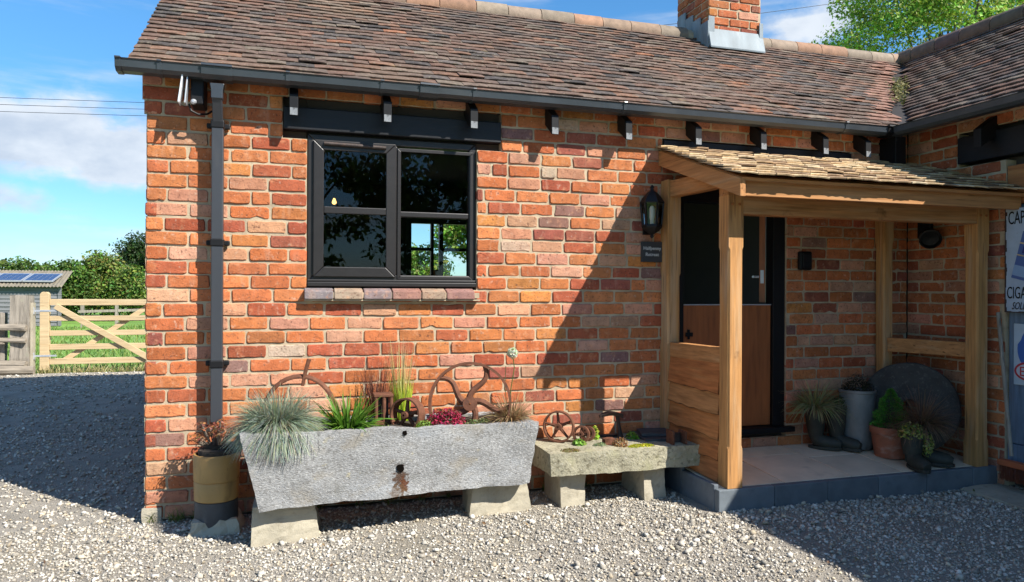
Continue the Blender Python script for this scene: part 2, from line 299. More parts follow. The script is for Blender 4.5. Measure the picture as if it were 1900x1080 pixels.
M['gravelbase'] = mat('gravel_base', (.36, .325, .27), .3, 3, I1, .97, 1.0, 110, .02, spots=[((.22, .20, .175), 90, I1, .5, .66, .6), ((.42, .38, .32), 120, I1, .55, .66, .7), ((.30, .26, .19), 1.3, I1, .5, .7, .5)], spec=.15)
M['stonechip'] = mat('gravel_chips', None, .2, 90, I1, .92, .3, 300, .002, spec=.2)
M['grass'] = mat('meadow', (.14, .27, .04), .4, .5, I1, .9, .6, 6, .08, spots=[((.20, .24, .055), .8, I1, .52, .72, .5), ((.05, .12, .015), 3, I1, .54, .7, .6)])

# ------------------------------------------------------------------ the ground
def grid(name, x0, x1, y0, y1, nx, ny, z, mt, amp=0, sc=1, kind='structure', keep=None):
    mb = MB(); vs = []; 
    for j in range(ny+1):
        for i in range(nx+1):
            x = x0+(x1-x0)*i/nx; y = y0+(y1-y0)*j/ny; vs.append((x, y, z+amp*noise.noise((x*sc, y*sc, 3.3))))
    mb.add(vs, [(j*(nx+1)+i, j*(nx+1)+i+1, (j+1)*(nx+1)+i+1, (j+1)*(nx+1)+i) for j in range(ny) for i in range(nx)])
    return tag(part(name, mb, mt, smooth=True, bevel=None), kind=kind)
grid('ground', -900, 900, -900, 900, 30, 30, -.07, M['grass'])
YARD = [(-4.4, 12, -12, 8.6)]
grid('gravel_yard', -14, 14, -14, 8.45, 140, 110, -.012, M['gravelbase'], .012, 1.1)
def gravel():
    t = (1+5**.5)/2
    V0 = np.array([(-1, t, 0), (1, t, 0), (-1, -t, 0), (1, -t, 0), (0, -1, t), (0, 1, t), (0, -1, -t), (0, 1, -t), (t, 0, -1), (t, 0, 1), (-t, 0, -1), (-t, 0, 1)], float); V0 /= np.linalg.norm(V0[0])
    F0 = np.array([(0, 11, 5), (0, 5, 1), (0, 1, 7), (0, 7, 10), (0, 10, 11), (1, 5, 9), (5, 11, 4), (11, 10, 2), (10, 7, 6), (7, 1, 8), (3, 9, 4), (3, 4, 2), (3, 2, 6), (3, 6, 8), (3, 8, 9), (4, 9, 5), (2, 4, 11), (6, 2, 10), (8, 6, 7), (9, 8, 1)])
    pal = np.array([(.50, .475, .43), (.58, .56, .52), (.42, .40, .365), (.30, .285, .26), (.50, .44, .35), (.64, .62, .585), (.46, .435, .39)])
    P, S = [], []
    def reg(x0, x1, y0, y1, dens, r0, r1, pw=2.2):
        n = int((x1-x0)*(y1-y0)*dens); xy = NP.uniform((x0, y0), (x1, y1), (n, 2)); r = r0+(r1-r0)*NP.random(n)**pw
        dens_n = np.array([noise.noise((a*1.3, b*1.3, 8.1)) for a, b in xy]); keep = (dens_n*1.7+NP.random(n)*.9 > .05)
        keep &= ~((xy[:, 0] > 3.2) & (xy[:, 0] < 5.6) & (xy[:, 1] > -.76)); keep &= ~((xy[:, 0] > -.0) & (xy[:, 1] > 0))
        P.append(xy[keep]); S.append(r[keep])
    reg(-1.6, 5.9, -2.5, .02, 5200, .0032, .0115, 2.2)
    reg(-1.6, 5.9, -2.5, .02, 120, .012, .024, 2.5)
    reg(2.6, 5.7, -1.25, -.75, 420, .010, .022, 1.5)
    reg(-3.6, 0, .02, 3.2, 900, .006, .018); reg(-5, 0, 3.2, 8.3, 300, .009, .024)
    xy = np.concatenate(P); r = np.concatenate(S); n = len(r)
    q = NP.normal(size=(n, 4)); q /= np.linalg.norm(q, axis=1)[:, None]; a, b, c, d = q.T
    RM = np.stack([np.stack([1-2*(c*c+d*d), 2*(b*c-d*a), 2*(b*d+c*a)], -1), np.stack([2*(b*c+d*a), 1-2*(b*b+d*d), 2*(c*d-b*a)], -1), np.stack([2*(b*d-c*a), 2*(c*d+b*a), 1-2*(b*b+c*c)], -1)], 1)
    V = V0[None]*(1+NP.normal(0, .22, (n, 12, 1)).clip(-.45, .5)); V = V*np.stack([np.ones(n), NP.uniform(.6, .95, n), NP.uniform(.45, .8, n)], -1)[:, None, :]
    V = np.einsum('nij,nkj->nki', RM, V); V[:, :, 2] *= .75; V *= r[:, None, None]
    gz = np.array([-.012+.012*noise.noise((x*1.1, y*1.1, 3.3)) for x, y in xy]); V[:, :, 0] += xy[:, 0, None]; V[:, :, 1] += xy[:, 1, None]; V[:, :, 2] += (gz+r*.25+NP.uniform(0, .35, n)*r)[:, None]
    Fc = (F0[None]+(np.arange(n)*12)[:, None, None]).reshape(-1, 3); V = V.reshape(-1, 3)
    C = pal[NP.integers(0, len(pal), n)]*NP.uniform(.58, 1.15, (n, 1))*np.array([[1.0, .96, .885]]); C4 = np.ones((n, 12, 4), np.float32); C4[:, :, :3] = C[:, None]
    me = D.meshes.new('gravel_chips'); me.vertices.add(len(V)); me.vertices.foreach_set('co', V.astype(np.float32).ravel())
    me.loops.add(Fc.size); me.loops.foreach_set('vertex_index', Fc.astype(np.int32).ravel()); me.polygons.add(len(Fc)); me.polygons.foreach_set('loop_start', np.arange(0, Fc.size, 3, dtype=np.int32)); me.update(calc_edges=True)
    at = me.color_attributes.new('Col', 'FLOAT_COLOR', 'POINT'); at.data.foreach_set('color', C4.ravel()); me.materials.append(M['stonechip'])
    o = D.objects.new('gravel_chips', me); link(o); tag(o, 'loose pale grey gravel chips covering the yard in front of the cottage', 'gravel', kind='stuff')
gravel()

# ------------------------------------------------------------------ brickwork
BP = [((.45, .135, .050), 12), ((.48, .165, .062), 10), ((.50, .235, .145), 8), ((.37, .095, .046), 6), ((.48, .26, .165), 2), ((.47, .35, .25), .25), ((.22, .12, .10), .7), ((.28, .085, .055), 2.5), ((.47, .18, .055), 2.5)]
def bcol():
    c = R.choices([b[0] for b in BP], [b[1] for b in BP])[0]; k = R.uniform(.8, 1.18); return tuple(x*k*R.uniform(.93, 1.07) for x in c)
def brickwork(mb, mm, O, U, N, L, H, opens=(), ch=.083, bl=.225, jt=.0095, clip=None, z0=0, depth=.055, seed=0, umin=None, cmul=1, gone=()):
    """individual bricks in running bond; O origin at wall base, U along, N outward"""
    O, U, N = Vector(O), Vector(U), Vector(N); Z = Vector((0, 0, 1))
    flip = U.cross(Z).dot(N) < 0
    def PT(u, d, z): return O+U*u+N*d+Z*z
    nc = int(math.ceil((H-z0)/ch))
    for c in range(nc):
        za = z0+c*ch; zb = min(za+ch, H)
        wob = lambda u: .006*noise.noise((u*.7+seed, c*.35, 1.7))
        st = umin(za) if umin else 0.0
        iv = [(st, L)]
        for (a, b, lo, hi) in opens:
            if za < hi-.02 and zb > lo+.02:
                nv = []
                for p, q in iv:
                    if b <= p or a >= q: nv.append((p, q)); continue
                    if a > p: nv.append((p, a))
                    if b < q: nv.append((b, q))
                iv = nv
        for p, q in iv:   # mortar bed behind the bricks
            if clip and not (clip((p+q)/2, zb)): pass
            e = [PT(p, -.007, za), PT(q, -.007, za), PT(q, -.007, zb), PT(p, -.007, zb)]
            k = max(1, int((q-p)/.12)); vs = []
            for i in range(k+1):
                u = p+(q-p)*i/k; vs += [PT(u, -.0072+.0018*noise.noise((u*23, za*31, seed+2.)), za), PT(u, -.0072+.0018*noise.noise((u*23, zb*31, seed+2.)), zb)]
            if not clip: mm.add(vs, [((2*i, 2*i+2, 2*i+3, 2*i+1) if not flip else (2*i, 2*i+1, 2*i+3, 2*i+2)) for i in range(k)])
            else:
                for i in range(k):
                    if clip((p+(q-p)*(i+.5)/k), zb): mm.add(vs[2*i:2*i+4], [(0, 2, 3, 1) if not flip else (0, 1, 3, 2)])
            for uu in (p, q):
              if st+.05 < uu < L-.05: mm.add([PT(uu, -.007, za), PT(uu, -.007, zb), PT(uu, -.16, zb), PT(uu, -.16, za)], [(0, 1, 2, 3)])
        off = (0 if c % 2 else -bl/2)+R.uniform(-.012, .012); u = st+off
        if off > -.03: u = st-.0
        while u < L:
            w_ = bl+R.uniform(-.010, .010)
            if u > st and R.random() < .035: w_ = bl/2
            a, b = u, u+w_-jt+R.uniform(-.002, .002); u += w_
            for p, q in iv:
                a2, b2 = max(a, p), min(b, q)
                if b2-a2 < .035: continue
                if p > st and a2-p < .03: a2 = p
                if clip and not (clip(a2, zb) and clip(b2, zb)): continue
                h0, h1 = za+jt/2+R.uniform(-.0015, .002), zb-jt/2+R.uniform(-.0025, .0015)
                out = min(.004, max(-.0022, R.gauss(.0004, .002))); ry = R.gauss(0, .004)
                cs = []
                n1 = 5
                for i in range(n1): cs.append((a2+(b2-a2)*(i+.5)/n1+R.uniform(-.004, .004), h0+R.uniform(-.001, .0035)))
                cs.append((b2-R.uniform(.003, .010), h0+R.uniform(0, .003))); cs.append((b2+R.uniform(-.003, .0005), h0+R.uniform(.006, .014))); cs.append((b2+R.uniform(-.004, .001), h1-R.uniform(.006, .016))); cs.append((b2-R.uniform(.003, .012), h1-R.uniform(0, .003)))
                for i in range(n1): cs.append((b2-(b2-a2)*(i+.5)/n1+R.uniform(-.004, .004), h1-R.uniform(-.001, .003)))
                cs.append((a2+R.uniform(.003, .012), h1-R.uniform(0, .003))); cs.append((a2+R.uniform(-.0005, .003), h1-R.uniform(.006, .016))); cs.append((a2+R.uniform(-.001, .004), h0+R.uniform(.006, .014))); cs.append((a2+R.uniform(.003, .010), h0+R.uniform(0, .003)))
                if R.random() < .16:   # a chipped arris
                    i = R.randrange(len(cs)); um, zm = (a2+b2)/2, (h0+h1)/2; k = R.uniform(.12, .3); cs[i] = (cs[i][0]+(um-cs[i][0])*k*.5, cs[i][1]+(zm-cs[i][1])*k*1.6)
                um, zm = (a2+b2)/2, (h0+h1)/2; n = len(cs)
                dz = lambda u_: wob(u_)
                ring0 = [PT(x, -depth, z+dz(x)) for x, z in cs]; ring1 = [PT(x, out-.0045-R.uniform(0, .003), z+dz(x)) for x, z in cs]
                ring2 = [PT(x+(.0045 if x < um else -.0045), out+ry*(x-um)*3+R.gauss(0, .0006), z+(.004 if z < zm else -.004)+dz(x)) for x, z in cs]
                ctr = [PT(um, out+.0006, zm+dz(um))]
                fs = []
                for i in range(n):
                    j = (i+1) % n
                    fs += [(i, j, n+j, n+i), (n+i, n+j, 2*n+j, 2*n+i), (2*n+i, 2*n+j, 3*n)]
                if flip: fs = [f[::-1] for f in fs]
                cc = bcol(); cc = tuple(x*cmul for x in cc)
                mb.add(ring0+ring1+ring2+ctr, fs, cc)

EAVE_Y, EAVE_Z, PITCH = -.15, 2.584, rad(34.5)
TP = math.tan(PITCH)
RIDGE_Y = 1.66; RIDGE_Z = EAVE_Z+TP*(RIDGE_Y-EAVE_Y)
DEPTH = 3.4; WX = 5.48
cot = thing('brick_cottage', 'red brick cottage with clay tile roof, chimney and black window, filling the picture', 'cottage', (0, 0, 0))
WIN = (.884, 1.950, 1.345, 2.285); DOOR = (3.43, 4.345, .28, 2.05)
LINT = (.743, 2.112, 2.288, 2.432); LINT2 = (3.30, 4.93, 2.29, 2.40)
b, mo = MB(), MB()
brickwork(b, mo, (0, 0, 0), (1, 0, 0), (0, -1, 0), WX, 2.62, [WIN, DOOR, LINT, LINT2], seed=1, umin=lambda z: -.022 if z > 2.36 else (-.012 if z > 2.28 else (R.uniform(-.006, .006))))
fw = part('front_wall', b, M['brick'], cot); part('mortar', mo, M['mortar'], fw)
# stone stub at the foot of the corner
b, mo = MB(), MB()
gab = lambda u, z: z < RIDGE_Z-.05-TP*abs((DEPTH-u)-RIDGE_Y) - .02
brickwork(b, mo, (0, DEPTH, 0), (0, -1, 0), (-1, 0, 0), DEPTH, RIDGE_Z, [], seed=5, clip=gab)
gw = part('gable_wall', b, M['brick'], cot); part('mortar', mo, M['mortar'], gw)
# backing masonry, rear wall with a window seen through the front one, floor and ceiling of the room
BW = (1.99, 2.735, 1.43, 2.10)
b = MB(); y0, y1 = DEPTH-.2, DEPTH
b.box(.17, BW[0], y0, y1, 0, 2.6); b.box(BW[1], 9, y0, y1, 0, 2.6); b.box(BW[0], BW[1], y0, y1, 0, BW[2]); b.box(BW[0], BW[1], y0, y1, BW[3], 2.6)
b.prism([(.17, 0), (DEPTH-.21, 0), (DEPTH-.21, 2.55), (RIDGE_Y, RIDGE_Z-.1), (.17, 2.55)], 0, .02, .16)
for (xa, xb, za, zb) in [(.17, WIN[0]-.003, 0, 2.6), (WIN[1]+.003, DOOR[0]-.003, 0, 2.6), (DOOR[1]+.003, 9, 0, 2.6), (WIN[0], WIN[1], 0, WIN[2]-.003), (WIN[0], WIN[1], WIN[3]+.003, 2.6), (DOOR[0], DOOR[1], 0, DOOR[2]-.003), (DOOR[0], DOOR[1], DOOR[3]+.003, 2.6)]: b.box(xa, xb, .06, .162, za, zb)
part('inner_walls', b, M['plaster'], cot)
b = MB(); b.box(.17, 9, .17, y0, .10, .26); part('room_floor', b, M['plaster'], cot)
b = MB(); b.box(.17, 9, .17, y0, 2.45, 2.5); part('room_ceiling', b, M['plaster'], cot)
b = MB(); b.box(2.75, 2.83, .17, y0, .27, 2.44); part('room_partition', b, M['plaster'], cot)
# unseen block added behind the cottage, shaped to shade the left drive
b = MB(); b.box(-.12, 1.3, 3.62, 5.9, 0, 2.4); b.prism([(2.4, 3.2), (3.62, 2.65), (3.62, 2.41), (5.9, 2.41), (5.9, 2.6), (4.3, 4.55), (2.4, 4.2)], 0, -.10, 1.3); part('rear_shade_block', b, mat('shade_block_brown', (.33, .12, .06), .3, 12, bump=.3), cot)

# ---------------------------------------------------------------- windows
def pane(mb, x0, x1, z0, z1, y): mb.add([(x0, y, z0), (x1, y, z0), (x1, y, z1), (x0, y, z1)], [(0, 1, 2, 3)])
wnd = MB(); x0, x1, z0, z1 = WIN
def framebars(mb, X0, X1, Z0, Z1, t, ya, yb, tb=None):
    tb = tb or t
    mb.prism([(X0, Z0), (X0+t, Z0+tb), (X0+t, Z1-t), (X0, Z1)], 1, ya, yb); mb.prism([(X1, Z0), (X1, Z1), (X1-t, Z1-t), (X1-t, Z0+tb)], 1, ya, yb)
    mb.prism([(X0, Z0), (X1, Z0), (X1-t, Z0+tb), (X0+t, Z0+tb)], 1, ya, yb); mb.prism([(X0, Z1), (X0+t, Z1-t), (X1-t, Z1-t), (X1, Z1)], 1, ya, yb)
framebars(wnd, x0+.003, x1-.003, z0+.03, z1-.003, .045, .03, .10)
wnd.box(1.385, 1.435, .031, .099, z0+.076, z1-.05)
wnd.box(1.4355, x1-.049, .033, .097, 1.79, 1.826)
win = part('window', wnd, M['upvc'], cot, bevel=.006)
sash = MB(); framebars(sash, .922, 1.425, 1.405, 2.245, .062, .012, .028); sash.box(.984, 1.363, .0135, .027, 1.795, 1.838); part('sash', sash, M['upvc'], win, bevel=.005)
fx = MB(); framebars(fx, 1.436, 1.930, 1.392, 2.225, .022, .024, .0295); part('glazing_bead', fx, M['upvc'], win, bevel=.003)
g = MB()
for a in [(.975, 1.375, 1.46, 1.80), (.975, 1.375, 1.83, 2.19)]: pane(g, *a, .021)
for a in [(1.437, 1.915, 1.40, 1.79), (1.437, 1.915, 1.825, 2.24)]: pane(g, *a, .06)
part('pane', g, M['glass'], win)
v = MB(); v.tube([(.985, .004, 2.222), (1.36, .004, 2.216)], .012, 10); part('trickle_vent', v, M['iron'], win, smooth=True)
s = MB(); s.box(x0+.004, x1-.004, -.004, .06, z0+.001, z0+.028); s.box(x0+.004, x1-.004, .012, .08, z0+.0285, z0+.045); part('frame_cill', s, M['upvc'], win, bevel=.004)
sb = MB(); u = x0-.016
while u < x1-.03:
    u2 = min(u+R.uniform(.155, .2), x1+.012); k = R.choice([(.30, .17, .14), (.20, .17, .17), (.33, .25, .18), (.26, .14, .12)])
    sb.hexa([(u+.003, -.058, 1.268), (u2-.003, -.058, 1.268), (u2-.003, .02, 1.272), (u+.003, .02, 1.272), (u+.003, -.055+R.uniform(-.004, .004), 1.318), (u2-.003, -.055, 1.318+R.uniform(-.003, .003)), (u2-.003, .02, 1.340), (u+.003, .02, 1.340)], k); u = u2
part('tile_sill', sb, M['brick'], cot, bevel=.006); s = MB(); s.box(x0-.014, x1+.01, -.046, .015, 1.258, 1.2672); s.box(x0-.01, x1+.005, -.048, .015, 1.275, 1.31); part('sill_mortar', s, M['mortar'], cot)
# rear window
bw = MB(); X0, X1, Z0, Z1 = BW; framebars(bw, X0, X1, Z0, Z1, .05, y0-.01, y0+.05); bw.box(2.253, 2.285, y0-.008, y0+.045, Z0+.05, Z1-.05); bw.box(2.345, 2.39, y0-.008, y0+.045, Z0+.05, Z1-.05); bw.box(X0+.05, 2.253, y0-.006, y0+.04, 1.755, 1.79); bw.box(2.39, X1-.05, y0-.006, y0+.04, 1.755, 1.79); part('rear_window', bw, M['upvc'], cot)
# lintels
l = MB(); l.box(LINT[0]+.004, LINT[1]-.004, -.012, .16, LINT[2]+.004, LINT[3]-.004); part('lintel', l, M['timberblack'], cot, bevel=.006)
l = MB(); l.box(LINT2[0]+.004, LINT2[1]-.004, -.010, .16, LINT2[2]+.004, LINT2[3]-.004); part('lintel', l, M['timberblack'], cot, bevel=.006)
# ---------------------------------------------------------------- stable door
x0, x1, z0, z1 = DOOR
d = MB(); d.box(x0+.002, x0+.055, .02, .11, z0+.045, z1-.002); d.box(x1-.105, x1-.002, .02, .11, z0+.045, z1-.002); d.box(x0+.056, x1-.106, .02, .11, z1-.08, z1-.003); dfr = part('door_frame', d, M['black'], cot, bevel=.004)
d = MB(); d.box(x0-.005, x1+.045, -.05, .12, z0+.004, z0+.044); part('threshold', d, M['black'], dfr, bevel=.008)
d = MB(); d.box(x0+.058, x1-.108, .045, .089, z0+.05, 1.225); sd = part('lower_door', d, M['door'], cot, bevel=.004)
s = MB(); s.box(x0+.058, x1-.108, .040, .092, 1.2255, 1.233); part('brass_strip', s, M['alu'], sd)
s = MB(); s.box(x0+.10, x0+.115, .035, .0445, .98, 1.05); s.box(x0+.078, x0+.137, .03, .0345, 1.0, 1.03); part('bolt', s, M['black'], sd)
# upper leaf, swung inward, seen edge-on
hd_ = Vector((.66, .75, 0)).normalized(); hn_ = Vector((.75, -.66, 0)); h0_ = Vector((x1-.122, .13, (1.245+z1-.085)/2))
upd = part('upper_door', MB().obox(h0_+hd_*.39, hd_, hn_, (0, 0, 1), .39, .022, (z1-.085-1.245)/2), M['door'], cot, bevel=.003)
h = MB(); q_ = h0_+Vector((0, 0, 1.44-h0_.z)); h.tube([q_-hn_*.02+hd_*.05, q_-hn_*.065+hd_*.05, q_-hn_*.065+hd_*.0], .010, 8); h.obox(q_-hd_*.003, hd_, hn_, (0, 0, 1), .003, .012, .05); part('handle', h, M['alu'], upd, smooth=True)
# ---------------------------------------------------------------- roof tiles
TPAL = [((.128, .080, .060), 10), ((.108, .073, .058), 9), ((.15, .086, .062), 8), ((.088, .072, .065), 6), ((.17, .094, .062), 3), ((.16, .125, .095), 2.5), ((.055, .047, .044), 3), ((.14, .10, .078), 7), ((.23, .10, .055), .4)]
def tcol():
    c = R.choices([t[0] for t in TPAL], [t[1] for t in TPAL])[0]; k = R.uniform(.8, 1.2); return tuple(x*k for x in c)
def tiles(mb, O, U, S, ulen, slen, keep, tint=None, g=.082, tw=.166):
    O, U, S = Vector(O), Vector(U).normalized(), Vector(S).normalized(); N = U.cross(S).normalized()
    if N.z < 0: N = -N
    rows = int(slen/g)+1
    for r in range(rows):
        s0 = r*g+R.uniform(-.003, .003); u = -tw/2*(r % 2)+R.uniform(-.015, .015)
        patch_h = R.uniform(0, .004)
        while u < ulen:
            w_ = tw+R.uniform(-.004, .004); a, b = u+.0004, u+w_-.0004; u += w_
            a = max(a, 0); b = min(b, ulen)
            if b-a < .03: continue
            s1 = min(s0+.175, slen+.02)
            if s1-s0 < .03 or not keep((a+b)/2, s0): continue
            sag = .012*noise.noise(((a)*.9, s0*1.1, 2.2)); lift = R.uniform(0, .004)+(R.random() < .05)*R.uniform(.003, .009); tl = R.uniform(-.0025, .0025); th = R.uniform(.0095, .0125); cam_ = R.uniform(.001, .004); js = R.uniform(-.004, .004)
            sk = R.uniform(-.003, .003)
            vs = []; K = 4
            for k in range(K+1):
                f = k/K; uu = a+(b-a)*f; ar = cam_*(1-(2*f-1)**2); ed = R.uniform(-.0028, .0028)
                top = .0285+lift+tl*(f-.5)*2+ar+sag
                ss = s0+js+sk*(f-.5)*2+ed
                vs += [O+U*uu+S*ss+N*(top-th), O+U*uu+S*(ss-.001)+N*(top-.003), O+U*uu+S*(ss+.004)+N*top, O+U*uu+S*s1+N*(.006+ar*.6+sag)]
            fs = []
            for k in range(K):
                i, j = 4*k, 4*k+4; fs += [(i, j, j+1, i+1), (i+1, j+1, j+2, i+2), (i+2, j+2, j+3, i+3)]
            e = 4*K; fs += [(0, 1, 2, 3), (e+3, e+2, e+1, e)]
            mb.add(vs, fs, (tint and tint((a+b)/2, s0)) or tcol())
SL = (RIDGE_Y-EAVE_Y)/math.cos(PITCH)
Sdir = Vector((0, math.cos(PITCH), math.sin(PITCH)))
XL = -.073
VX = 5.277     # the valley starts at the corner of the two eaves
def vx(s): return VX+s*math.cos(PITCH)
CHX = (4.525, 5.095); CHY = (1.353, 1.93)
b = MB()
tiles(b, (XL, EAVE_Y, EAVE_Z-.03), (1, 0, 0), Sdir, 7.6, SL, lambda u, s: u+XL < vx(s)-.05, tint=lambda u, s: ((lambda k: (.23*k, .125*k, .092*k))(R.uniform(.85, 1.15)) if vx(s)-.30 < u+XL < vx(s)-.07 and s > .12 else None))
rf = part('roof', b, M['tile'], cot)
b = MB(); 
def roofpt(x, s, n=0): return (x, EAVE_Y+s*math.cos(PITCH)-n*math.sin(PITCH), EAVE_Z-.03+s*math.sin(PITCH)+n*math.cos(PITCH))
b.add([roofpt(XL+.02, .02, -.004), roofpt(VX, .02, -.004), roofpt(vx(SL), SL, -.004), roofpt(XL+.02, SL, -.004), roofpt(XL+.02, .02, -.03), roofpt(VX, .02, -.03), roofpt(vx(SL), SL, -.03), roofpt(XL+.02, SL, -.03)], [(0, 1, 2, 3), (7, 6, 5, 4), (0, 4, 5, 1), (3, 7, 4, 0)])
b.add([(XL+.02, RIDGE_Y, RIDGE_Z-.035), (9, RIDGE_Y, RIDGE_Z-.035), (9, DEPTH+.2, RIDGE_Z-.035-TP*(DEPTH+.2-RIDGE_Y)), (XL+.02, DEPTH+.2, RIDGE_Z-.035-TP*(DEPTH+.2-RIDGE_Y))], [(0, 1, 2, 3)])
part('roof_underlay', b, M['under'], rf)
# ridge
b = MB(); u = XL
while u < vx(SL)-.05:
    L_ = R.uniform(.28, .33); kk = R.uniform(.8, 1.15); c = tuple(x*kk for x in R.choice([(.25, .17, .115), (.27, .20, .145), (.27, .15, .09), (.23, .18, .13)])); dz = R.uniform(-.006, .006)
    if not (CHX[0]-.05 < u+L_/2 < CHX[1]-.1): b.lathe([(.084, .002), (.097, .004), (.099, L_-.004), (.086, L_-.002)], (u, RIDGE_Y, RIDGE_Z-.035+dz), (1, 0, 0), 14, c)
    u += L_
part('ridge_tiles', b, M['ridge'], rf, smooth=True)
b = MB(); u = XL
b.tube([(XL+.02, RIDGE_Y, RIDGE_Z-.045), (vx(SL), RIDGE_Y, RIDGE_Z-.045)], .09, 10); part('ridge_mortar', b, M['mortar'], rf)
# wing roof
WEX = 5.277; WY0 = -7.0
Wdir = Vector((math.cos(PITCH), 0, math.sin(PITCH)))
b = MB()
# origin at far end so that U points toward the camera
tiles(b, (WEX, 1.75, EAVE_Z-.03), (0, -1, 0), Wdir, 1.75-WY0, SL, lambda u, s: (1.75-u) < EAVE_Y+s*math.cos(PITCH)-.03)
wr = part('wing_roof', b, M['tile'], cot)
b = MB(); c_ = math.cos(PITCH); s_ = math.sin(PITCH)
def wpt(y, s, n=0): return (WEX+s*c_-n*s_, y, EAVE_Z-.03+s*s_+n*c_)
b.add([wpt(WY0, .02, -.004), wpt(EAVE_Y, .02, -.004), wpt(RIDGE_Y, SL, -.004), wpt(WY0, SL, -.004)], [(0, 1, 2, 3)])
xr = WEX+SL*c_
b.add([(xr, WY0, RIDGE_Z-.035), (xr, 5, RIDGE_Z-.035), (xr+2, 5, RIDGE_Z-.035-2*TP), (xr+2, WY0, RIDGE_Z-.035-2*TP)], [(0, 1, 2, 3)])
part('roof_underlay', b, M['under'], wr)
b = MB(); y = 1.75
while y > WY0:
    L_ = R.uniform(.28, .33); c = tuple(x*R.uniform(.7, 1.1) for x in (.14, .10, .08)); b.lathe([(.098, .002), (.110, .004), (.112, L_-.004), (.10, L_-.002)], (xr, y, RIDGE_Z-.02), (0, -1, 0), 14, c); y -= L_
part('ridge_tiles', b, M['ridge'], wr, smooth=True)
b = MB(); p0, p1 = Vector((VX-.02, EAVE_Y-.02, EAVE_Z-.005)), Vector((vx(SL), RIDGE_Y, RIDGE_Z-.02)); b.obox((p0+p1)/2, p1-p0, (1, -1, 0), (p1-p0).cross(Vector((1, -1, 0))), (p1-p0).length/2, .075, .004); part('valley_lining', b, M['under'], rf)
# chimney, a child of the roof
b, mo = MB(), MB(); zc = RIDGE_Z-.55
brickwork(b, mo, (CHX[0], CHY[0], zc), (1, 0, 0), (0, -1, 0), CHX[1]-CHX[0], 1.9, ch=.079, seed=9, cmul=.88)
brickwork(b, mo, (CHX[0], CHY[1], zc), (0, -1, 0), (-1, 0, 0), CHY[1]-CHY[0], 1.9, ch=.079, seed=12, cmul=.88)
chim = part('chimney', b, M['brick'], rf)
mo.box(CHX[0]+.02, CHX[1]-.003, CHY[0]+.02, CHY[1], zc, zc+1.9); mt_ch = mo
b.v = b.v
cm = part('chimney_core', mt_ch, M['mortar'], rf)
fl = MB(); zf = EAVE_Z+TP*(CHY[0]-EAVE_Y)+.015
fl.hexa([(CHX[0]-.012, CHY[0]-.055, zf-.035), (CHX[1]+.012, CHY[0]-.055, zf-.035), (CHX[1]+.012, CHY[0]-.012, zf+.01), (CHX[0]-.012, CHY[0]-.012, zf+.01), (CHX[0]-.012, CHY[0]-.058, zf-.02), (CHX[1]+.012, CHY[0]-.058, zf-.02), (CHX[1]+.012, CHY[0]-.010, zf+.16), (CHX[0]-.012, CHY[0]-.010, zf+.16)])
fl.box(CHX[1]-.03, CHX[1]+.012, CHY[0]-.022, CHY[0]-.0095, zf-.01, zf+.26); fl.box(CHX[0]-.014, CHX[0]+.05, CHY[0]-.02, CHY[0]-.0095, zf-.02, zf+.27)
for k in range(4):
    ya = CHY[0]-.02+k*.135; za = zf-.03+(ya-CHY[0])*TP; fl.box(CHX[0]-.022-.004*(k % 2), CHX[0]-.010, ya, ya+.14, za, za+.27-.02*k)
part('lead_flashing', fl, M['lead'], rf, bevel=.003)
# moss in the valley
b = MB()
for i in range(240):
    t = max(0, min(1, R.gauss(.42, .08))); p = p0.lerp(p1, t)+Vector((R.gauss(-.02, .035), R.gauss(0, .03), .03+R.random()*.05)); c = R.choice([(.18, .17, .05), (.25, .22, .09), (.10, .11, .03)]); b.leaf(p, (R.gauss(0, 1), -1, R.gauss(.5, 1)), R.uniform(.02, .05), .02, c)
part('valley_moss', b, M['leafm'], rf)
# rafter feet
rx = [.780, 1.327, 1.870, 2.415, 2.947, 3.482, 4.015, 4.556, 4.945]
def rafter_mb(x, wd=.05):
    m_ = MB(); y = -.133; zb = 2.346; m_.prism([(.05, zb+(.05-y)*TP), (y, zb), (y, zb+.125), (.05, zb+.125+(.05-y)*TP)], 0, x, x+wd); return m_
first = part('rafter_foot', rafter_mb(rx[0]), M['black'], cot, bevel=.003)
tip = part('sunlit_tip', MB().box(rx[0]+.004, rx[0]+.046, -.1355, -.1335, 2.350, 2.350+.043), M['sunlitend'], first)  # thin plate coloured as the sunlit lower part of the end face
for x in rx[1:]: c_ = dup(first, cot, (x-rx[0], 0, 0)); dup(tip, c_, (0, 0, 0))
part('corner_rafter', MB().box(5.20, 5.30, -.16, .05, 2.20, 2.52), M['black'], cot, bevel=.004)
# gutter with brackets
GP = [(-.150, 2.555), (-.150, 2.495), (-.170, 2.478), (-.238, 2.478), (-.262, 2.500), (-.268, 2.548), (-.276, 2.556), (-.262, 2.560), (-.256, 2.548), (-.250, 2.506), (-.232, 2.488), (-.172, 2.488), (-.158, 2.500), (-.157, 2.556)]
sh_ = lambda P: [(y+.07, 2.582-(2.582-(z+.02))*.80) for y, z in P]
prof = sh_(GP); gx1 = 5.25
gut = part('gutter', MB().prism(prof, 0, -.098, gx1), M['pvc'], cot)
RING = sh_([(-.146, 2.563), (-.146, 2.492), (-.168, 2.473), (-.240, 2.473), (-.267, 2.497), (-.273, 2.548), (-.282, 2.554), (-.280, 2.563)])
JOINT = sh_([(-.144, 2.566), (-.144, 2.488), (-.168, 2.470), (-.242, 2.470), (-.270, 2.495), (-.277, 2.548), (-.286, 2.553), (-.284, 2.567)])
def ring(x, wd): return MB().prism(RING, 0, x, x+wd)
gb = part('gutter_bracket', ring(.085, .022), M['pvc'], gut)
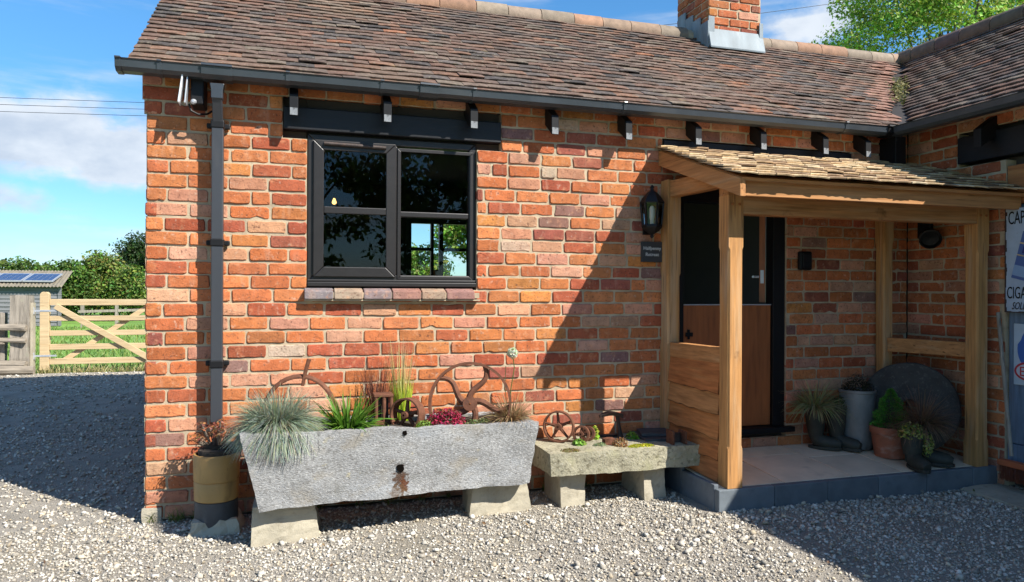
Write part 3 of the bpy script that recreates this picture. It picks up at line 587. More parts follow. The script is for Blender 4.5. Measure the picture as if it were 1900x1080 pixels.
for x in (.76, 1.30, 1.87, 2.90, 4.70): dup(gb, gut, (x-.085, 0, 0))
part('end_cap', ring(-.122, .028), M['pvc'], gut)
part('gutter_joint', MB().prism(JOINT, 0, 1.54, 1.66), M['pvc'], gut)
part('outlet', MB().prism(JOINT, 0, .31, .47), M['pvc'], gut)
wg = part('wing_gutter', MB().prism([(5.327+y+.002, z) for y, z in prof][::-1], 1, WY0, -.205), M['pvc'], cot)
part('gutter_corner', MB().prism(JOINT, 0, 5.09, 5.145), M['black'], gut)
# downpipe
pp = part('downpipe', MB().box(.355, .418, -.098, -.038, .56, 2.275), M['pipe'], cot, bevel=.005)
part('pipe_shoe', MB().prism([(.352, 2.489), (.428, 2.489), (.419, 2.45), (.419, 2.405), (.358, 2.405), (.358, 2.45)], 1, -.170, -.106), M['pvc'], pp, bevel=.003)
part('pipe_offset', MB().hexa([(.360, -.094, 2.27), (.414, -.094, 2.27), (.414, -.042, 2.27), (.360, -.042, 2.27), (.362, -.165, 2.41), (.415, -.165, 2.41), (.415, -.110, 2.41), (.362, -.110, 2.41)]), M['pipe'], pp, bevel=.004)
ck = lambda z: MB().box(.350, .423, -.103, -.030, z, z+.045).box(.322, .45, -.036, -.008, z+.008, z+.038)
c0 = part('pipe_clip', ck(1.572), M['black'], pp, bevel=.006); dup(c0, pp, (0, 0, .68)); dup(c0, pp, (0, 0, -.70))
# ---------------------------------------------------------------- wing wall with lintel and blue boarded door
b, mo = MB(), MB(); WO = (-.82, -1.95)
brickwork(b, mo, (WX, 0, 0), (0, -1, 0), (-1, 0, 0), 6.9, 2.62, [(.82, 1.95, 0, 2.2), (.455, 2.3, 2.262, 2.462), (2.9, 4.2, .9, 2.2)], seed=21)
ww = part('wing_wall', b, M['brick'], cot); part('mortar', mo, M['mortar'], ww)
b = MB(); b.box(WX+.10, WX+.2, -6.9, .06, 0, 2.62); part('wing_inner_wall', b, M['plaster'], cot)
part('wing_lintel', MB().box(WX-.014, WX+.12, -2.3, -.458, 2.266, 2.458), M['timberblack'], cot, bevel=.005)
part('rafter_foot', MB().prism([(WX+.03, 2.44), (WX-.15, 2.33), (WX-.15, 2.46), (WX+.03, 2.58)], 1, -.76, -.70), M['black'], cot, bevel=.003)
for y in (-1.3, -1.85, -2.4, -2.95): dup(D.objects['rafter_foot.009'] if 'rafter_foot.009' in D.objects else first, cot, (0, y+.73, 0))
part('door_head', MB().box(WX+.012, WX+.09, -1.945, -.825, 1.93, 2.195), M['oakry'], cot, bevel=.004)
b = MB(); y = -.826
while y > -1.93:
    b.box(WX+.03+R.uniform(0, .004), WX+.07, max(y-.15, -1.945)+.003, y, .30, 1.925); y -= .153
bd = part('boarded_door', b, M['bluedoor'], cot, bevel=.004)
part('kick_board', MB().box(WX+.022, WX+.07, -1.945, -.826, .06, .295), M['bluedoor'], bd, bevel=.005)
#==PART2==
# ================================================================ porch, paving and everything that stands about
def zf(y): return .182+.062*y/.76
# ---- paving and kerb
b = MB(); pal = [(.72, .58, .40), (.67, .54, .385), (.74, .60, .43), (.66, .54, .39)]
xs = [3.30, 3.78, 4.30, 4.72, 5.10, 5.46]
def slabp(x0, x1, ya, yb, sk=0): 
    c = R.choice(pal); e = .004; b.hexa([(x0+e, ya+e, .02), (x1-e, ya+e, .02), (x1-e+sk, yb-e, .02), (x0+e+sk, yb-e, .02), (x0+e, ya+e, zf(ya)), (x1-e, ya+e, zf(ya)), (x1-e+sk, yb-e, zf(yb)), (x0+e+sk, yb-e, zf(yb))], c)
for i in range(5):
    if i % 2 == 0: slabp(xs[i], xs[i+1], -.715, -.30); slabp(xs[i], xs[i+1], -.30, -.004)
    else: slabp(xs[i], xs[i+1], -.715, -.20); slabp(xs[i], xs[i+1], -.20, -.004)
tag(part('patio', b, M['slab'], None, loc=(0, 0, 0), bevel=.003), kind='structure')
tag(part('patio_bed', MB().hexa([(3.30, -.71, -.02), (5.46, -.71, -.02), (5.46, -.004, -.02), (3.30, -.004, -.02), (3.30, -.71, zf(-.71)-.006), (5.46, -.71, zf(-.71)-.006), (5.46, -.004, zf(0)-.006), (3.30, -.004, zf(0)-.006)]), M['soil']), kind='structure')
b = MB(); u = 3.265
while u < 5.46:
    u2 = min(u+.40, 5.62); kk = R.uniform(.85, 1.12); c = tuple(x*kk for x in (.12, .14, .155)); b.box(u+.002, u2-.002, -.765, -.716, -.03, zf(-.74)+.001, c); u = u2
b.box(3.265, 3.298, -.714, -.33, -.03, zf(-.5)+.004, (.13, .15, .17)); b.box(3.265, 3.298, -.327, -.02, -.03, zf(-.15)+.004, (.12, .14, .16))
tag(part('kerb', b, M['kerb'], None, loc=(0, 0, 0), bevel=.005), kind='structure')
# ---- porch
por = thing('timber_porch', 'open oak porch with shingle roof and half boarded side sheltering the stable door', 'porch', (4.35, -.4, .14))
def post(x0, y0, w_, za, zb, ca, cb, name='post', c=.012):
    m_ = MB(); rows = []
    for z, k in ((za, .0008), (ca, .0008), (ca+.02, c), (cb-.02, c), (cb, .0008), (zb, .0008)):
        r = [(x0+k, y0), (x0+w_-k, y0), (x0+w_, y0+k), (x0+w_, y0+w_-k), (x0+w_-k, y0+w_), (x0+k, y0+w_), (x0, y0+w_-k), (x0, y0+k)]; rows += [(p[0], p[1], z) for p in r]
    fs = [tuple(range(8))[::-1], tuple(range(40, 48))]+[(i*8+k, i*8+(k+1) % 8, (i+1)*8+(k+1) % 8, (i+1)*8+k) for i in range(5) for k in range(8)]
    m_.add(rows, fs); return part(name, m_, M['oakpost'], por)
post(3.335, -.752, .104, zf(-.70), 1.915, .36, 1.60); post(5.315, -.752, .104, zf(-.70), 1.915, .30, 1.62)
post(3.285, -.104, .100, zf(-.05), 2.10, .95, 1.45); post(5.150, -.104, .092, zf(-.05), 2.10, .50, 1.72)
part('beam', MB().box(3.33, 5.47, -.752, -.655, 1.915, 1.98).box(3.44, 5.314, -.748, -.668, 1.800, 1.913), M['oakx'], por, bevel=.004)
def rail(a, c, wd, ht, name='rail', mt='oaky'): return part(name, MB().beam(a, c, wd, ht), M[mt], por, bevel=.004)
rail((3.335, -.105, 2.035), (3.383, -.653, 2.035), .075, .112, 'tie_beam'); rail((5.2, -.105, 2.03), (5.36, -.653, 2.03), .075, .11, 'tie_beam')
rail((3.335, -.106, .925), (3.385, -.648, .925), .07, .10, 'mid_rail'); rail((5.2, -.106, .925), (5.365, -.648, .925), .06, .105, 'mid_rail')
for (x, y, z) in ((3.36, -.7545, 1.86), (3.41, -.7545, 1.86), (5.34, -.7545, 1.86), (5.39, -.7545, 1.86)): part('peg', MB().tube([(x, y+.01, z), (x, y-.004, z)], .009, 8), M['oakry'], por)
for (x, y, z) in ((3.3345, -.70, .905), (3.3345, -.70, .945), (3.3345, -.70, 2.0)): pass
# waney-edged side boards, lapped like weatherboard with the dark bark edge left on
M['board'] = mat('waney_board', None, .35, 6, (9, .6, 9), .8, .7, 9, .004, spots=[((.15, .05, .015), 4, (7, .5, 7), .52, .72, .6), ((.50, .27, .10), 2.5, (6, .5, 6), .55, .74, .5), ((.07, .03, .012), 7, I1, .68, .75, .8)], spec=.3, bstretch=(16, 1, 16))
zz = .878
for k in range(5):
    hgt = [.175, .135, .145, .14, .14][k]; m_ = MB(); n = 22; lo0 = zz-hgt; vs = []; cs = []
    tilt = [.018, .010, .024, .012, .016][k]; tone = [(.40, .145, .045), (.40, .19, .07), (.42, .17, .055), (.37, .135, .042), (.36, .14, .05)][k]
    for i in range(n+1):
        f = i/n; y = -.107-(.645-.107)*f; xx = 3.322+.042*f; lo = lo0+.012*noise.noise((f*2.5, k*2.2, 1))+.008*noise.noise((f*8, k*2.2, 5))-tilt*f; hi = zz+.03
        lo = max(lo, zf(y)+.004)
        q = [(xx-.034, lo+.010), (xx-.012, hi), (xx-.002, hi), (xx-.004, lo+.006), (xx-.020, lo), (xx-.034, lo+.004)]
        vs += [(a_, y, c_) for a_, c_ in q]; bk = (.045, .022, .012); cs += [tone, tone, tone, bk, bk, bk]
    fs = [(6*i+j, 6*i+(j+1) % 6, 6*(i+1)+(j+1) % 6, 6*(i+1)+j) for i in range(n) for j in range(6)]+[(0, 1, 2, 3, 4, 5), tuple(6*n+j for j in (5, 4, 3, 2, 1, 0))]
    m_.add(vs, fs, cs); part('side_board', m_, M['board'], por); zz -= hgt
# roof of the porch
PZ0, PZ1, PY = 2.002, 2.352, -1.01
ps = math.atan2(PZ1-PZ0, -PY); PS = Vector((0, math.cos(ps), math.sin(ps))); PL = -PY/math.cos(ps)
SPAL = [(.47, .345, .195), (.40, .27, .145), (.30, .195, .11), (.52, .41, .26), (.22, .14, .08), (.42, .29, .155)]
b = MB(); _t = tcol; tcol = lambda: (lambda k, c: tuple(x*k for x in c))(R.uniform(.85, 1.12), R.choice(SPAL))
tiles(b, (3.235, PY, PZ0-.02), (1, 0, 0), PS, WX-3.24, PL-.01, lambda u, s: True, g=.098, tw=.125); tcol = _t
part('shingles', b, M['shingle'], por)
b = MB(); b.obox((( 3.27+WX)/2, PY/2+.01, (PZ0+PZ1)/2-.035), (1, 0, 0), PS, PS.cross(Vector((1, 0, 0))), (WX-3.275)/2, PL/2-.03, .010); part('roof_boarding', b, M['oakx'], por)
b = MB(); b.hexa([(3.30, -.938, 1.885), (WX-.004, -.938, 1.885), (WX-.004, -.905, 1.885), (3.30, -.905, 1.885), (3.30, -.938, 1.996), (WX-.004, -.938, 1.996), (WX-.004, -.905, 2.006), (3.30, -.905, 2.006)]); part('fascia_board', b, M['oakx'], por, bevel=.003)
b = MB(); t_ = math.tan(ps); b.hexa([(3.262, -.972, 1.875), (3.300, -.972, 1.875), (3.300, -.006, 1.875+t_*.966-.0), (3.262, -.006, 1.875+t_*.966), (3.262, -.972, 1.982), (3.300, -.972, 1.982), (3.300, -.006, 1.982+t_*.966), (3.262, -.006, 1.982+t_*.966)]); part('barge_board', b, M['oaky'], por, bevel=.004)
for x in (3.75, 4.2, 4.65, 5.1):
    b = MB(); b.hexa([(x, -.93, 1.905), (x+.05, -.93, 1.905), (x+.05, -.006, 1.905+t_*.924), (x, -.006, 1.905+t_*.924), (x, -.93, 1.965), (x+.05, -.93, 1.965), (x+.05, -.006, 1.965+t_*.924), (x, -.006, 1.965+t_*.924)]); part('rafter', b, M['oaky'], por)
# ---- fixtures on the walls
def text(s, size, o, right, up, mt, name, parent, ext=.0008, col=(1, 1, 1), shear=0, align='CENTER', xs=1.0):
    cu = D.curves.new('t', 'FONT'); cu.body = s; cu.size = size; cu.extrude = ext; cu.align_x = align; cu.shear = shear; cu.resolution_u = 3
    ob = D.objects.new('t', cu); COL.objects.link(ob); bpy.context.view_layer.update(); me = ob.evaluated_get(bpy.context.evaluated_depsgraph_get()).to_mesh()
    right, up = Vector(right), Vector(up); nn = right.cross(up); m_ = MB(); o = Vector(o)
    m_.add([o+right*v.co.x*xs+up*v.co.y+nn*v.co.z for v in me.vertices], [tuple(p.vertices) for p in me.polygons], col); D.objects.remove(ob); D.curves.remove(cu)
    return part(name, m_, mt, parent)
lan = thing('wall_lantern', 'black half lantern with glass panes on the brick beside the porch', 'lantern', (3.172, -.008, 1.70))
cx, cyy = 3.172, -.085
def hexr(r, z): return [(cx+r*math.cos(math.pi/6+k*math.pi/3), cyy+r*.95*math.sin(math.pi/6+k*math.pi/3), z) for k in range(6)]
def hexloft(rz, col=(1, 1, 1)):
    m_ = MB(); vs = []; [vs.extend(hexr(r, z)) for r, z in rz]; n = len(rz)
    return m_.add(vs, [tuple(range(6))[::-1], tuple(range(6*(n-1), 6*n))]+[(i*6+k, i*6+(k+1) % 6, (i+1)*6+(k+1) % 6, (i+1)*6+k) for i in range(n-1) for k in range(6)], col)
part('canopy', hexloft([(.084, 1.930), (.086, 1.938), (.062, 1.975), (.035, 2.005), (.014, 2.02), (.010, 2.035), (.016, 2.042), (.005, 2.058)]), M['black'], lan)
part('base', hexloft([(.004, 1.690), (.014, 1.705), (.010, 1.715), (.040, 1.735), (.068, 1.762), (.072, 1.772), (.070, 1.785)]), M['black'], lan)
b = MB()
for p, q in zip(hexr(.066, 1.783), hexr(.080, 1.932)): b.beam(p, q, .010, .010)
b.box(cx-.03, cx+.03, -.018, -.004, 1.72, 1.98); b.box(cx-.008, cx+.008, -.07, -.015, 1.94, 1.955)
part('cage', b, M['black'], lan); g = MB(); vs = hexr(.062, 1.785)+hexr(.076, 1.93); g.add(vs, [(k, (k+1) % 6, 6+(k+1) % 6, 6+k) for k in range(6)]); part('panes', g, M['lglass'], lan)
part('bulb', MB().lathe([(.013, 0), (.014, .03), (.018, .05), (.018, .11), (.012, .125), (.001, .13)], (cx, cyy, 1.786), n=12), M['white'], lan, smooth=True)
pl = thing('name_plaque', 'small square slate name plaque with white lettering left of the porch post', 'sign', (3.208, -.005, 1.53))
part('plate', MB().box(3.128, 3.288, -.022, -.004, 1.530, 1.672), M['plaque'], pl, bevel=.002)
M['whitelet'] = mat('white_lettering', (.62, .63, .62), 0, bump=0, rough=.5)
text('Halfpenny', .034, (3.208, -.0235, 1.615), (1, 0, 0), (0, 0, 1), M['whitelet'], 'lettering', pl); text('Retreat', .034, (3.208, -.0235, 1.572), (1, 0, 0), (0, 0, 1), M['whitelet'], 'lettering', pl)
ks = thing('key_safe', 'small black box on the shaded brick right of the stable door', 'key safe', (4.48, -.005, 1.49))
part('body', MB().box(4.43, 4.538, -.045, -.004, 1.49, 1.63), M['black'], ks, bevel=.012); part('cover', MB().box(4.445, 4.523, -.058, -.0455, 1.505, 1.615), M['black'], ks, bevel=.006)
sp = thing('spot_lamp', 'round black wall lamp on the wing wall inside the porch', 'lamp', (5.475, -.20, 1.76))
part('wall_plate', MB().box(5.44, 5.474, -.25, -.13, 1.74, 1.93), M['black'], sp, bevel=.008); b = MB(); b.tube([(5.45, -.20, 1.80), (5.41, -.24, 1.79), (5.38, -.28, 1.77)], .02, 10); part('arm', b, M['black'], sp, smooth=True)
hd = Vector((-.62, -.66, -.42)).normalized(); b = MB(); b.lathe([(.001, -.075), (.035, -.07), (.062, -.045), (.075, 0), (.076, .03), (.066, .032), (.06, .0), (.001, -.01)], Vector((5.375, -.31, 1.735)), hd, 24); part('lamp_head', b, M['black'], sp, smooth=True)
fl = thing('security_light', 'white and black security floodlight under the eaves at the cottage corner', 'floodlight', (.27, -.01, 2.36))
part('housing', MB().hexa([(.245, -.115, 2.375), (.315, -.115, 2.375), (.325, -.012, 2.36), (.25, -.012, 2.36), (.245, -.115, 2.53), (.315, -.115, 2.53), (.325, -.012, 2.55), (.25, -.012, 2.55)]), M['black'], fl, bevel=.008)
part('light_panel', MB().obox((.200, -.125, 2.445), (.96, 0, -.17), (0, 1, 0), (.13, .0, .99), .0045, .05, .08), M['white'], fl, bevel=.006)
part('light_panel', MB().obox((.228, -.125, 2.44), (.98, 0, -.12), (0, 1, 0), (.09, .0, .99), .004, .04, .075), M['alu'], fl, bevel=.005)
part('sensor', MB().lathe([(.001, -.016), (.012, -.012), (.016, 0), (.014, .016)], (.262, -.122, 2.385), (.2, .9, .3), 14), M['alu'], fl, smooth=True)
part('cable', MB().tube([(.235, -.10, 2.375), (.25, -.11, 2.335), (.285, -.10, 2.32), (.33, -.06, 2.335), (.355, -.04, 2.36)], .006, 8), M['black'], fl, smooth=True)
# enamel signs on the wing
es = thing('enamel_sign', 'worn white enamel advertising sign with black lettering, upper one beside the brick pier', 'sign', (5.46, -1.1, 1.19))
part('plate', MB().box(5.456, 5.464, -1.45, -.838, 1.192, 1.897, (.40, .48, .58)), M['metalpaint'], es, bevel=.003)
b = MB(); 
for i in range(26): z = 1.2+i*.027; b.box(5.4535, 5.4545, -.838-R.uniform(.006, .018), -.8385, z, z+.027, (.05, .03, .025))
for i in range(12): y = -.838-i*.05; b.box(5.4535, 5.4545, y-.05, y, 1.1925, 1.1925+R.uniform(.006, .018), (.05, .03, .025))
part('rusty_edge', b, M['paint'], es)
RT, UPV = (0, -1, 0), (0, 0, 1)
text('CAP', .125, (5.4525, -.862, 1.79), RT, UPV, M['black'], 'lettering', es, align='LEFT', xs=.5); text('CIGAR', .115, (5.4525, -.855, 1.288), RT, UPV, M['black'], 'lettering', es, align='LEFT', xs=.5); text('SOLD', .07, (5.4525, -.89, 1.215), RT, UPV, M['black'], 'lettering', es, align='LEFT', shear=.35, xs=.6)
b = MB()
def quadx(mb, pts, x, col, th=.0015): mb.prism([(p[0], p[1]) for p in pts], 0, x-th, x, col)
def pk(u, v): # tilted packet
    a = rad(-15); uu, vv = u*math.cos(a)-v*math.sin(a), u*math.sin(a)+v*math.cos(a); return (-.885-uu, 1.43+vv)
for (u0, u1, v0, v1, c, x) in [(0, .3, 0, .32, (.08, .14, .34), 5.4550), (0, .3, .02, .09, (.25, .38, .58), 5.4540), (0, .3, .155, .163, (.6, .45, .2), 5.4540), (0, .3, .235, .245, (.6, .45, .2), 5.4540), (.03, .26, .175, .225, (.03, .035, .18), 5.4540), (.03, .24, .255, .305, (.03, .04, .12), 5.4540)]:
    quadx(b, [pk(u0, v0), pk(u1, v0), pk(u1, v1), pk(u0, v1)], x, c)
part('printed_packet', b, M['lettering'], es)
e2 = thing('blue_sign', 'smaller pale sign with blue shape and red oval on the boarded door', 'sign', (5.505, -1.1, .70))
part('plate', MB().box(5.496, 5.504, -1.32, -.872, .705, 1.118, (.42, .52, .60)), M['metalpaint'], e2, bevel=.003)
b = MB(); quadx(b, [(-.985+.085*math.cos(a)*(1 if math.sin(a) < .3 else .8), .95+.13*math.sin(a)) for a in [2*math.pi*k/28 for k in range(28)]], 5.4955, (.04, .13, .42)); part('blue_shape', b, M['lettering'], e2)
b = MB(); quadx(b, [(-.985+.105*math.cos(a), .80+.065*math.sin(a)) for a in [2*math.pi*k/28 for k in range(28)]], 5.4938, (.45, .03, .04)); quadx(b, [(-.985+.09*math.cos(a), .80+.05*math.sin(a)) for a in [2*math.pi*k/28 for k in range(28)]], 5.4922, (.5, .55, .6)); part('oval', b, M['lettering'], e2)
M['redlet'] = mat('red_lettering', (.5, .03, .04), 0, bump=0); text('E', .09, (5.4902, -.915, .768), RT, UPV, M['redlet'], 'lettering', e2, align='LEFT')
br = thing('broom', 'yard broom with wooden handle and orange head leaning by the blue door', 'broom', (5.40, -.96, .05))
part('handle', MB().tube([(5.462, -.785, 1.19), (5.40, -.935, .235)], .0125, 10), M['oldwood'], br, smooth=True)
part('head', MB().box(5.36, 5.42, -1.15, -.86, .165, .205), mat('orange_plastic', (.42, .11, .04), .2, bump=.1), br, bevel=.008)
b = MB()
for i in range(260): x, y = R.uniform(5.362, 5.418), R.uniform(-1.148, -.862); b.tube([(x, y, .164), (x+R.uniform(-.006, .006), y+R.uniform(-.006, .006), .07)], .0013, 3, (.2, .06, .03), cap=False)
tag(part('bristles', b, M['paint'], br), kind='stuff')
tag(part('concrete_apron', rough_mesh(MB().box(5.12, 5.47, -2.6, -.80, -.05, .006), .15, .02, 3), M['concrete']), kind='structure')

# ---- plants
def tuft(name, label, cat, p, n, L, wd, spread, droop, cols, tips=None, r0=.03, seg=5, up=1.0, group=None, lean=(0, 0)):
    b = MB(); p = Vector(p)
    for i in range(n):
        a = R.uniform(0, 6.283); k = R.random()**.6; t = spread*k; rr = r0*math.sqrt(R.random())
        d = Vector((math.cos(a)*math.sin(t)+lean[0], math.sin(a)*math.sin(t)+lean[1], math.cos(t)*up))
        c = tuple(x*R.uniform(.8, 1.2) for x in R.choice(cols)); tp = tuple(x*R.uniform(.8, 1.2) for x in R.choice(tips)) if tips else None
        b.blade(p+Vector((math.cos(a)*rr, math.sin(a)*rr, 0)), d, R.uniform(*L), wd*R.uniform(.7, 1.3), droop*R.uniform(.6, 1.4)*(.4+t), c, tp, seg)
    return tag(part(name, b, M['bladem'], None, loc=p), label, cat, group)
def mound(mb, c, rx, ry, rz, n, L, cols, wd=.6, up=.5, surf=.6):
    c = Vector(c)
    for i in range(n):
        d = Vector((R.gauss(0, 1), R.gauss(0, 1), R.gauss(0, 1))).normalized(); d.z = abs(d.z) if up > 0 else d.z; k = surf+(1-surf)*R.random()
        q = c+Vector((d.x*rx*k, d.y*ry*k, d.z*rz*k)); nn = d+Vector((R.gauss(0, .6), R.gauss(0, .6), R.gauss(0, .6)+up)); ll = R.uniform(.7, 1.3)*L
        mb.leaf(q, nn, ll, ll*wd, tuple(x*R.uniform(.75, 1.25) for x in R.choice(cols)))
    return mb
TZ = .535
tuft('blue_fescue', 'large blue-grey fescue tuft spilling over the left end of the stone trough', 'grass plant', (.725, -.48, .575), 6500, (.12, .255), .0030, 1.62, 1.3, [(.17, .235, .15), (.22, .28, .19), (.12, .17, .09), (.30, .27, .15)], [(.30, .36, .29), (.42, .40, .25), (.26, .33, .26), (.24, .31, .23)], r0=.085, lean=(-.02, -.12))
tuft('lily_clump', 'bright green strappy clump beside the blue-grey fescue in the trough', 'plant', (1.10, -.40, TZ), 230, (.15, .25), .012, 1.05, .7, [(.055, .15, .015), (.09, .21, .02), (.04, .10, .012)], [(.14, .28, .03), (.11, .24, .02)], r0=.07)
tuft('feather_grass', 'tall yellow-green feather grass standing up behind the trough pulley', 'grass plant', (1.435, -.16, TZ), 120, (.30, .52), .0030, .20, .25, [(.40, .50, .06), (.32, .42, .04)], [(.52, .43, .24), (.5, .36, .2)], r0=.035)
_o = D.objects['feather_grass']; _q = tuft('base_shoots', None, None, (1.44, -.17, TZ), 260, (.14, .27), .0042, .16, .1, [(.42, .56, .03), (.34, .48, .03)], [(.50, .58, .07)], r0=.042); _q.parent = _o; _q.location = Vector((1.44, -.17, TZ))-Vector(_o.location)
tuft('purple_grass', 'wispy dark red grass behind the rusty iron drum', 'grass plant', (1.30, -.13, TZ), 80, (.25, .42), .0032, .42, .3, [(.10, .035, .025), (.16, .05, .03)], [(.20, .08, .05)], r0=.04)
tuft('brown_sedge', 'small tan-brown sedge at the right end of the stone trough', 'grass plant', (2.07, -.37, TZ), 460, (.11, .22), .0034, 1.1, .9, [(.24, .13, .05), (.30, .19, .09), (.15, .075, .03)], [(.42, .30, .16)], r0=.05)
b = mound(MB(), (1.655, -.43, TZ), .125, .10, .11, 1500, .016, [(.30, .012, .045), (.22, .01, .03), (.40, .03, .09), (.05, .06, .02)])
tag(part('red_sedum', b, M['leafm'], None, loc=(1.655, -.43, TZ)), 'mound of deep red flowers under the large rusty wheel', 'plant')
b = MB()
for i in range(26):
    x = R.uniform(.98, 2.02); yy = -.66+.12*(x-.56)+R.uniform(.08, .14); mound(b, (x, yy, TZ), .05, .03, .03, 55, .013, [(.16, .22, .06), (.10, .15, .05), (.25, .26, .12)])
mound(b, (1.52, -.47, TZ), .055, .04, .05, 260, .015, [(.22, .32, .05), (.15, .25, .04)])
tag(part('ground_sedum', b, M['leafm'], None, loc=(1.5, -.5, TZ)), 'low green sedum carpeting the soil along the trough rim', 'ground cover', kind='stuff')
wf = thing('white_flower', 'single round white flower head on a thin stem above the trough', 'flower', (2.08, -.32, TZ))
b = MB(); b.tube([(2.08, -.32, TZ), (2.09, -.31, .72), (2.115, -.30, .85), (2.105, -.30, .915)], .003, 6, (.12, .16, .04)); b.tube([(2.07, -.32, TZ), (2.05, -.31, .75), (2.06, -.30, .86)], .0025, 6, (.14, .12, .05)); part('stem', b, M['leafm'], wf)
part('flower_head', mound(MB(), (2.103, -.30, .94), .036, .036, .036, 420, .014, [(.62, .66, .50), (.50, .58, .36), (.7, .72, .62)], up=0), M['leafm'], wf)
# ---- trough
FY = lambda x: -.69+.117*(x-.56)
tr = thing('stone_trough', 'long grey granite trough full of plants and rusty wheels', 'trough', (1.38, -.42, .19))
o_ = [(.645, FY(.645)+.015, .192), (2.150, FY(2.15)+.015, .188), (2.150, FY(2.15)+.44, .188), (.645, FY(.645)+.44, .192)]; t_ = [(.556, FY(.556), .588), (2.200, FY(2.2), .542), (2.195, FY(2.2)+.47, .542), (.56, FY(.556)+.47, .588)]
it = [(t_[0][0]+.07, t_[0][1]+.065, .584), (t_[1][0]-.07, t_[1][1]+.065, .54), (t_[2][0]-.07, t_[2][1]-.065, .54), (t_[3][0]+.07, t_[3][1]-.065, .584)]; ib = [(p[0], p[1], .46) for p in it]
mb = MB(); mb.add(o_+t_+it+ib, [(3, 2, 1, 0)]+[(i, (i+1) % 4, 4+(i+1) % 4, 4+i) for i in range(4)]+[(4+i, 4+(i+1) % 4, 8+(i+1) % 4, 8+i) for i in range(4)]+[(8+i, 8+(i+1) % 4, 12+(i+1) % 4, 12+i) for i in range(4)]+[(12, 13, 14, 15)])
rt = rough_mesh(mb, .045, .016, 5, 3, .007, 28)
M['trough'] = mat('granite_trough', (.29, .29, .285), .28, 3.5, (1, 1, 2), .95, .9, 75, .010, spots=[((.17, .165, .155), 55, I1, .50, .66, .75), ((.50, .50, .49), 80, I1, .56, .68, .7), ((.28, .23, .15), 5, (1, 1, 1.5), .56, .74, .45), ((.42, .45, .48), 3, (1, 1, 2), .52, .72, .5), ((.15, .15, .13), 9, I1, .56, .76, .5), ((.42, .36, .20), 17, I1, .66, .74, .5)], spec=.2, blob=[((-.005, -.18, .085), (.045, .3, .075), (.07, .035, .018), .9), ((.012, -.18, .06), (.028, .3, .045), (.13, .045, .018), .9), ((-.02, -.18, .03), (.06, .3, .05), (.12, .075, .04), .6)])
body = part('body', rt, M['trough'], tr)
me = body.data; me.polygons.foreach_set('use_smooth', [True]*len(me.polygons)); me.set_sharp_from_angle(angle=rad(50))
def hole(x, z, r, dy=.0): 
    m_ = MB(); pts = []
    for k in range(14): a = 6.283*k/14; q = 1+.25*noise.noise((math.cos(a)*2, math.sin(a)*2, x)); pts.append((x+r*q*math.cos(a), z+r*q*math.sin(a)))
    m_.prism(pts, 1, FY(x)-.006+dy, FY(x)+.03); return m_
hm = mat('dark_hole', (.006, .005, .004), 0, bump=0, rough=1, spec=0)
part('drain_hole', hole(1.372, .348, .022, .008), hm, tr); part('bolt_hole', hole(1.395, .540, .013, .002), hm, tr); part('bolt_hole', hole(2.165, .515, .013, .004), hm, tr)
part('soil', rough_mesh(MB().hexa([(p[0]-.004, p[1]-.004, .45) if i < 2 else (p[0], p[1], .45) for i, p in enumerate(it)]+[(p[0], p[1], TZ) for p in it]), .06, .02, 9), M['soil'], tr)
def block(name, label, pts, loc, sd, mt='concrete', group=None): return tag(part(name, rough_mesh(MB().hexa(pts), .05, .018, 5, sd, .005, 30), M[mt], None, loc=loc), label, 'stone block', group)
block('stone_block', 'wide sandstone block propping up the left end of the long trough', [(.60, -.585, -.03), (.955, -.525, -.03), (.96, -.2, -.03), (.60, -.2, -.03), (.605, -.575, .190), (.92, -.54, .176), (.90, -.2, .185), (.63, -.2, .195)], (.77, -.4, 0), 1)
block('stone_block', 'sandstone block propping up the right end of the long trough', [(1.80, -.425, -.03), (2.205, -.385, -.03), (2.20, -.1, -.03), (1.83, -.1, -.03), (1.83, -.42, .182), (2.165, -.39, .180), (2.13, -.1, .182), (1.83, -.1, .182)], (2.0, -.25, 0), 2)
# ---- stone bench and its legs
sb_ = [(2.30, -.462, .198), (3.335, -.452, .20), (3.36, -.01, .20), (2.31, -.012, .198), (2.29, -.468, .34), (3.345, -.458, .335), (3.37, -.008, .335), (2.30, -.01, .34)]
tag(part('stone_slab', rough_mesh(MB().hexa(sb_), .05, .010, 9, 6, .004, 45), M['stone'], None, loc=(2.83, -.24, .225)), 'low mossy stone slab bench topped with ironwork and small plants', 'bench')
block('slab_leg', 'square stone leg under the left half of the mossy slab', [(2.395, -.385, -.03), (2.565, -.36, -.03), (2.57, -.06, -.03), (2.40, -.06, -.03), (2.39, -.385, .212), (2.575, -.36, .212), (2.575, -.06, .212), (2.40, -.06, .212)], (2.48, -.2, 0), 11)
block('slab_leg', 'square stone leg under the right half of the mossy slab', [(2.965, -.395, -.03), (3.125, -.37, -.03), (3.13, -.06, -.03), (2.97, -.06, -.03), (2.95, -.395, .212), (3.12, -.37, .212), (3.13, -.06, .212), (2.96, -.06, .212)], (3.04, -.2, 0), 12)
